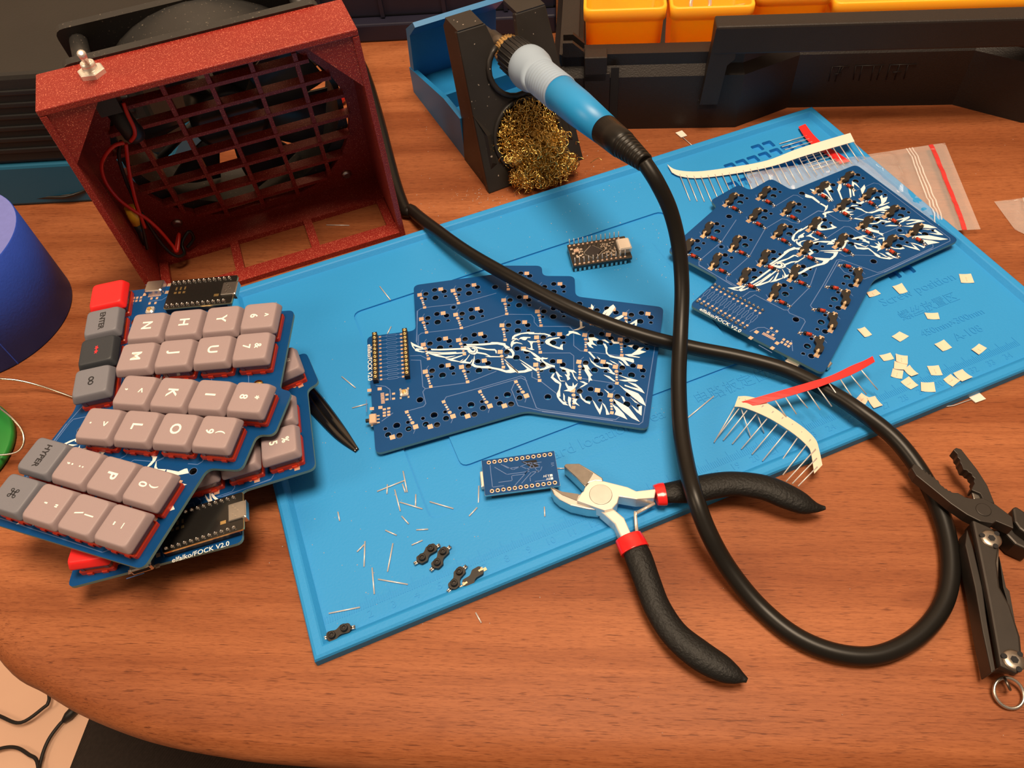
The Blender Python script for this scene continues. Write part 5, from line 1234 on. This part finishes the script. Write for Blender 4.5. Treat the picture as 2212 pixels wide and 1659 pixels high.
for i in range(26):
    f = i / 25; u, v, s = arc(wb, .045 + f * .945); v -= 8; z = lerp([5, 4.8, 4.6, 5, 6.5, 9, 12], s)
    dx = 62 + 14 * f; dy = 155 - 45 * f
    wl.append((q7(u, v), z - .2, q7(u + dx, v + dy), max(3.7, z - 5 + 2 * f)))
strip_thing([q7(*p) for p in wt], [q7(*p) for p in wb], [5, 4.8, 4.6, 5, 6.5, 9, 12], wl, 'paper_white', 'long white paper strip with a comb of leads along the back right of the mat')
rt = [(925,75),(975,140),(1040,200),(1110,240),(1190,295)]; rb = [(885,92),(925,155),(985,215),(1050,255),(1130,310)]
rl = []
for i in range(11):
    f = i / 10; s = .22 + .74 * f; u = lerp([p[0] for p in rb], s); v = lerp([p[1] for p in rb], s); rl.append((q7(u + 12, v - 3), 5, q7(u - 148, v + 45), 3.9))
strip_thing([q7(*p) for p in rt], [q7(*p) for p in rb], [5.4, 5.2, 5, 5, 5], rl, 'tape_red', 'short red strip with leads passing under the white strip near the back corner')
# front pair
q8 = lambda x, y: (1440 + x * .3152, 760 + y * .3152)
wt = [(490,305),(560,305),(660,335),(800,425),(940,520),(1020,600),(1045,670),(1068,775)]; wb = [(465,375),(520,380),(612,412),(735,472),(872,562),(962,642),(990,695),(1012,835)]
LD = [((475,365),(325,622)),((510,370),(330,610)),((562,388),(388,607)),((630,407),(450,632)),((698,447),(512,667)),((766,487),(585,703)),((832,533),(657,748)),((900,585),(753,797)),((957,638),(796,845)),((990,700),(818,890)),((1003,755),(860,905)),((1012,808),(900,922))]
zs = [11, 12, 12, 12, 11, 10, 9, 8]
wl = []
for i, (a, b) in enumerate(LD):
    f = i / 11; z = lerp(zs, f); a2 = (a[0] + (a[0] - b[0]) * .18, a[1] + (a[1] - b[1]) * .18); wl.append((q8(*a2), z + .25, q8(*b), max(4.0, 4.2 + 3 * f if f > .7 else 4.0)))
strip_thing([q8(*p) for p in wt], [q8(*p) for p in wb], zs, wl, 'paper', 'arched cream paper strip with a fan of leads above the side cutters')
rt = [(1600,868),(1622,862),(1750,825),(1795,811),(1839,790),(1866,779),(1885,769)]; rb = [(1610,880),(1656,869),(1750,842),(1798,825),(1830,813),(1858,800),(1890,781)]
RL = [((745,335),(820,445)),((815,312),(890,428)),((890,292),(967,386)),((965,270),(1052,398)),((1037,245),(1132,375)),((1112,215),(1210,353)),((1190,188),(1285,330)),((510,385),(578,590)),((615,410),(668,555))]
rl = [(q8(*a), 15.5, q8(*b), 12) for a, b in RL[:7]] + [(q8(*a), 10, q8(*b), 4) for a, b in RL[7:]] + [(q4(360, 1035), 15.5, q4(505, 1212), 9), (q4(455, 990), 15.5, q4(605, 1170), 8)]
strip_thing(rt, rb, [11.5, 13, 15.5, 16, 16, 16, 15.5], rl, 'tape_red', 'red paper strip with leads lying over the black cable')

# ================================================================== plastic bags
BIGOUT = [Vector((p[0] * 1.08, p[1] * 1.08)) for p in OUT]
def bag(name, label, corners, z, nx, ny, amp, seed, zip_=None, red=None, marks=None):
    rn = random.Random(seed); a, b, c_, d = [P(u, v, z) for u, v in corners]; o = (a + b + c_ + d) / 4; o.z = z
    t = thing(name, label, 'bag', o); ph = [(rn.uniform(3, 11), rn.uniform(3, 11), rn.uniform(0, 6), rn.uniform(.4, 1)) for _ in range(7)]
    def pt(s, q, k=0):
        p = a * (1 - s) * (1 - q) + b * s * (1 - q) + c_ * s * q + d * (1 - s) * q
        h = sum(w_ * math.sin(fx * s * 2.2 + fy * q * 1.7 + f0) for fx, fy, f0, w_ in ph) / 4
        e = min(1, min(s, 1 - s) * 7, min(q, 1 - q) * 7)
        if s > .72: amp_ = .4
        else: amp_ = 1.0
        h2 = abs(math.sin(17 * s + 5 * q + 3 * math.sin(9 * q))) * .5 + abs(math.sin(29 * s * q + 21 * q - 6 * s)) * .35
        if k: 
            l = BF.inverted() @ p
            if inside(l, BIGOUT): k = min(k, .35)
        return Vector((p.x, p.y, z + max(0, .25 + amp_ * amp * (h * .55 + .6 + h2) * e * k))) - o
    for nm, k in (('front_film', 1), ('back_film', .12)):
        m = MB(); vs = [pt(i / nx, j / ny, k) for i in range(nx + 1) for j in range(ny + 1)]
        m.add(vs, [(i * (ny + 1) + j, (i + 1) * (ny + 1) + j, (i + 1) * (ny + 1) + j + 1, i * (ny + 1) + j + 1) for i in range(nx) for j in range(ny)], True); m.build(nm, 'film', t)
    def line(s0, w_, mt, nm):
        m = MB(); A_ = [pt(s0, j / 20, 1) + Vector((0, 0, .25)) for j in range(21)]; B_ = [pt(s0 + w_, j / 20, 1) + Vector((0, 0, .25)) for j in range(21)]; m.ribbon(A_, B_, .12); m.build(nm, mt, t)
    if red: line(red, .022, 'film_red', 'red_zip_line')
    for s in zip_ or (): line(s, .006, 'film_print', 'zip_ridge')
    return t, pt
bag('zip_bag', 'empty clear zip bag with a red line, partly under the socket board', [(1612, 374), (2041, 309), (2118, 496), (1650, 520)], FLOOR_Z + .5, 56, 30, 4.4, 4, zip_=(.80, .815, .83), red=.915)
t2, pt2 = bag('zip_bag', 'clear plastic bag corner with white print at the right edge', [(2147, 436), (2290, 420), (2330, 560), (2192, 497)], .3, 18, 10, 3.0, 9)
m = MB()
for s, q in ((.24, .16), (.24, .20)): m.ribbon([pt2(s - .05 + .06 * j / 4, q, 1) + Vector((0, 0, .3)) for j in range(5)], [pt2(s - .05 + .06 * j / 4, q + .015, 1) + Vector((0, 0, .3)) for j in range(5)], .1)
for (s0, q0), (s1, q1) in (((.33, .30), (.39, .06)), ((.39, .06), (.46, .30)), ((.46, .30), (.33, .30))):
    m.tube([pt2(s0, q0, 1) + Vector((0, 0, .35)), pt2(s1, q1, 1) + Vector((0, 0, .35))], .35, 5)
m.build('printed_marks', 'film_print', t2)

# ================================================================== side cutters
def side_cutters():
    k = 300 / 1142; q = lambda x, y: (1180 + x * k, 960 + y * k); ZT = 14.0; ZL = 5.0
    c = P(*q(448, 413), ZT); c.z = FLOOR_Z; t = thing('side_cutters', 'open side cutters with black grips and red collars lying half on the mat', 'pliers', c)
    def pg(px, z): return [(P(*q(*p), z) - c).xy for p in px]
    def ex(nm, px, z1_, z0, mt, bev=.5, rnd=0):
        poly = pg(px, z1_); poly = rounded(poly, rnd, 3) if rnd else poly; m = MB(); m.prism(poly, z0 - c.z, z1_ - c.z); return m.build(nm, mt, t, bevel=bev)
    ex('jaw', [(145,175),(160,158),(270,155),(375,215),(465,275),(468,302),(400,300),(345,318),(320,348),(235,262)], 12.0, ZL, 'steel')
    ex('jaw', [(30,345),(60,360),(130,385),(265,410),(300,395),(440,470),(435,540),(335,530),(200,500),(110,455),(60,410)], 12.0, ZL, 'steel')
    ex('joint', [(318,352),(355,310),(405,293),(470,300),(670,350),(740,383),(905,365),(890,440),(740,450),(600,427),(585,480),(545,525),(480,543),(250,462),(290,395),(305,385)], ZT, 7.0, 'steel_polish', .6)
    ex('blade', [(150,178),(165,163),(262,160),(386,234),(325,338)], 12.35, 11.9, 'steel_dark', 0)
    ex('blade', [(45,352),(130,388),(268,408),(250,460),(130,412)], 12.35, 11.9, 'steel_dark', 0)
    m = MB(); ctr = P(*q(448, 413), ZT) - c; m.lathe((ctr.x, ctr.y, ZT - c.z - .4), (ctr.x, ctr.y, ZT - c.z + .25), [(0, 4.9), (.5, 4.9), (.65, 4.7)], 36); m.build('rivet', 'steel', t)
    ex('shank', [(435,540),(545,520),(640,600),(705,745),(635,805),(560,650),(505,600)], 12.0, ZL, 'steel_polish', .6)
    def grip(pts, nm, mt, flat=.62):
        C_ = spline([Vector((*(P(u, v, z) - c).xy, z - c.z)) for u, v, h, z in pts], 6); H_ = [p.x for p in spline([(h, 0, 0) for u, v, h, z in pts], 6)]
        sc = [(P(u + 1, v, z) - P(u, v, z)).length for u, v, h, z in pts]; s = sum(sc) / len(sc)
        m = MB(); m.tube(C_, [max(.4, h * s * 1.06) for h in H_], 16, flat=flat, up=(0, 0, 1)); return m.build(nm, mt, t)
    grip([(1432, 1066, 22, 11.5), (1450, 1064, 24, 11.5), (1500, 1058, 29, 11.5), (1545, 1049, 29, 11.5), (1590, 1045, 28, 11.5), (1650, 1053, 29, 11), (1696, 1071, 29, 10), (1735, 1088, 24, 9), (1758, 1095, 14, 8.5), (1772, 1097, 8, 8), (1783, 1097, 4, 8)], 'grip', 'grip_black')
    grip([(1364, 1172, 26, 10), (1378, 1200, 30, 10), (1398, 1255, 29, 9), (1420, 1312, 29, 8), (1458, 1370, 30, 7.5), (1510, 1414, 32, 7.3), (1560, 1444, 28, 7), (1588, 1458, 19, 7), (1604, 1465, 10, 7), (1614, 1470, 5, 7)], 'grip', 'grip_black')
    grip([(1416, 1070, 23, 11.5), (1428, 1068, 25.5, 11.5), (1437, 1067, 25.5, 11.5)], 'collar', 'collar_red', .64)
    grip([(1357, 1160, 29, 10), (1364, 1174, 31, 10), (1372, 1190, 31.5, 10)], 'collar', 'collar_red', .64)
    m = MB(); z = 9 - c.z; S_ = [P(*q(*p), 9) - c for p in ((890, 485), (740, 565), (733, 555), (733, 590), (745, 725))]; m.tube([(p.x, p.y, z) for p in S_], .75, 8); m.build('spring', 'steel_polish', t)
side_cutters()

# ================================================================== multitool
mat('screw_steel', (.30, .26, .22), .35, metal=.9)
def multitool():
    k = 252 / 800; q = lambda x, y: (1960 + x * k, 940 + y * k); k2 = 152 / 362; q2 = lambda x, y: (2060 + x * k2, 1130 + y * k2)
    ZT = 16.0; c = P(*q(525, 510), ZT); c.z = 0; t = thing('multitool', 'dark metal folding multitool with open pliers jaws at the right edge', 'multitool', c)
    def ex(nm, px, z1_, z0, mt, f=q, bev=.5, parent=None):
        m = MB(); m.prism([(P(*f(*p), z1_) - c).xy for p in px], z0, z1_); return m.build(nm, mt, parent or t, bevel=bev)
    ex('jaw', [(30,225),(45,192),(85,215),(105,238),(112,232),(125,252),(134,246),(150,268),(160,263),(172,285),(182,280),(195,302),(215,310),(222,330),(235,345),(250,352),(258,366),(272,366),(280,380),(296,380),(306,392),(350,395),(400,425),(450,435),(520,430),(600,470),(720,560),(730,640),(610,590),(590,605),(500,590),(410,545),(300,470),(190,380),(60,275)], ZT, 10.5, 'tool_black')
    ex('jaw', [(315,100),(335,85),(370,95),(480,235),(550,345),(600,468),(520,440),(500,400),(440,375),(450,350),(462,330),(455,312),(462,295),(445,280),(440,262),(420,255),(410,240),(385,235),(372,200),(362,185),(360,165),(345,150),(342,128)], 13.5, 8.5, 'tool_black')
    ex('inner_jaw', [(435,370),(450,360),(500,395),(530,435),(455,440)], 12.0, 8.0, 'steel_dark')
    m = MB(); p = P(*q(522, 512), ZT) - c; m.lathe((p.x, p.y, ZT - .3), (p.x, p.y, ZT + .3), [(0, 2.9), (.45, 2.9), (.6, 2.6)], 24); m.build('pivot', 'tool_black', t)
    ex('handle', [(95,-20),(205,30),(240,90),(225,200),(240,330),(290,420),(345,590),(358,740),(330,775),(240,735),(190,450),(140,200)], 15.5, 12.0, 'tool_black', q2, .8)
    ex('handle_liner', [(98,-15),(205,35),(236,90),(230,330),(300,600),(345,740),(240,735),(150,300)], 12.0, 3.0, 'steel_dark', q2, .4)
    ex('handle', [(95,-20),(205,30),(240,90),(225,200),(240,330),(290,420),(345,590),(358,740),(330,775),(240,735),(190,450),(140,200)], 3.5, .2, 'tool_black', q2, .6)
    ex('folded_blade', [(235,170),(270,330),(288,350),(325,560),(335,600),(300,480),(255,330)], 11.0, 6.5, 'tool_black', q2, .3)
    ex('folded_blade', [(70,30),(100,120),(150,330),(180,560),(215,760),(195,770),(150,560),(110,330),(60,110)], 12.5, 3.5, 'tool_black', q2, .4)
    ex('pocket_clip', [(722,500),(745,485),(800,520),(850,560),(850,700),(770,640),(735,590)], 14.5, 1.0, 'tool_black', q, .8)
    ex('handle', [(650,560),(740,600),(860,720),(860,800),(740,745),(640,640)], 10.0, .3, 'tool_black', q, .8)
    for f, u, v in ((q, 572, 712), (q2, 308, 706)):
        p = P(*f(u, v), 15.5) - c; m = MB(); m.lathe((p.x, p.y, 15.2), (p.x, p.y, 16.4), [(0, 3.9), (.6, 3.9), (1.0, 3.1), (1.2, 1.8)], 24); s = m.build('torx_screw', 'screw_steel', t)
        m = MB(); m.lathe((p.x, p.y, 16.2), (p.x, p.y, 16.45), [(0, 1.4), (.25, 1.4)], 6, smooth=False); m.build('screw_socket', 'hole_dark', s)
        for a in (30, 150, 270): m = MB(); m.cyl((p.x + 3.3 * math.cos(R(a)), p.y + 3.3 * math.sin(R(a)), 15.6), (p.x + 3.3 * math.cos(R(a)), p.y + 3.3 * math.sin(R(a)), 16.35), 1.0, n=10); m.build('screw_notch', 'hole_dark', s)
    p = P(2187, 1492, 5) - c; m = MB(); m.torus((p.x, p.y, 2.2), 5.2, .65, Matrix.Rotation(R(18), 3, 'X'), n=32); m.build('key_ring', 'steel', t)
    p = P(2183, 1473, 7) - c; m = MB(); m.torus((p.x, p.y, 4.5), 2.0, .5, Matrix.Rotation(R(60), 3, 'Y'), n=20); m.build('lanyard_loop', 'steel_dark', t)
multitool()

# ================================================================== tweezers, screwdriver behind the fan, crumbs
def tweezers():
    c = P(700, 900, FLOOR_Z); t = thing('tweezers', 'black tweezers on the mat poking out from under the keyboards', 'tweezers', c)
    for pts, w_ in ((((655, 830, 5), (690, 868, 4.6), (735, 925, 4.4), (773, 972, 4.0)), (3.2, 2.8, 2.2, .7)), (((655, 850, 5), (685, 890, 4.4), (730, 940, 4.2), (770, 975, 4.0)), (3.0, 2.6, 2.0, .7))):
        m = MB(); m.tube(spline([P(*p) - c for p in pts], 6), [x.x for x in spline([(w, 0, 0) for w in w_], 6)], 8, flat=.28, up=(0, 0, 1)); m.build('arm', 'tweezer_black', t)
mat('tweezer_black', (.006, .006, .006), .15, coat=.6)
tweezers()
def screwdriver():
    a, b = P(600, 232, 6), P(745, 205, 6); t = thing('screwdriver', 'grey and red screwdriver glimpsed on the desk behind the fan', 'screwdriver', a); d = b - a; L_ = d.length
    m = MB(); m.lathe((0, 0, 0), d, [(0, 1.4), (L_ * .3, 1.4)], 10); m.build('shaft', 'steel', t)
    m = MB(); m.lathe(d * .28, d * .75, [(0, 3), (3, 5.2), (L_ * .45, 5.4)], 14); m.build('handle', 'grey_plastic', t)
    m = MB(); m.lathe(d * .74, d, [(0, 5.4), (L_ * .2, 5.4), (L_ * .26, 3.5)], 14); m.build('end_cap', 'collar_red', t)
mat('grey_plastic', (.30, .30, .31), .5)
screwdriver()
def crumbs():
    rn = random.Random(11); m = MB()
    def blob(p, r):
        m.add([p + Vector(v) * r for v in ((1, 0, 0), (-1, 0, 0), (0, 1, 0), (0, -1, 0), (0, 0, 1), (0, 0, -.4))], [(0, 2, 4), (2, 1, 4), (1, 3, 4), (3, 0, 4), (2, 0, 5), (1, 2, 5), (3, 1, 5), (0, 3, 5)])
    def surf(u, v):
        l = matl(u, v)
        if not (0 < l.x < 384 and 0 < l.y < 223): return 0
        if l.x < 8 or l.x > 376 or l.y < 8 or l.y > 215: return None
        return REC_Z if (61 < l.x < 250 and 40.5 < l.y < 177.5 and not (83 < l.x < 231 and 61 < l.y < 158)) else FLOOR_Z
    for n, x0, x1, y0, y1, r0, r1 in ((150, 900, 1440, 400, 600, .10, .30), (60, 560, 1000, 600, 1250, .10, .28), (60, 900, 1100, 150, 480, .10, .30), (40, 1230, 1400, 300, 420, .10, .35), (50, 980, 1130, 405, 440, .12, .4), (50, 1350, 1500, 600, 950, .08, .25), (40, 660, 1200, 1000, 1350, .10, .3), (40, 1100, 2200, 1100, 1600, .06, .16), (20, 1850, 2200, 300, 480, .06, .2)):
        for i in range(n):
            u, v = rn.uniform(x0, x1), rn.uniform(y0, y1); z = surf(u, v)
            if z is None: continue
            blob(P(u, v, z + .05), rn.uniform(r0, r1) * rn.uniform(.8, 1.3))
    o = m.build('solder_crumbs', 'lead_wire'); tag(o, 'tiny bright solder crumbs scattered over the mat and desk', 'crumbs', kind='stuff')
crumbs()
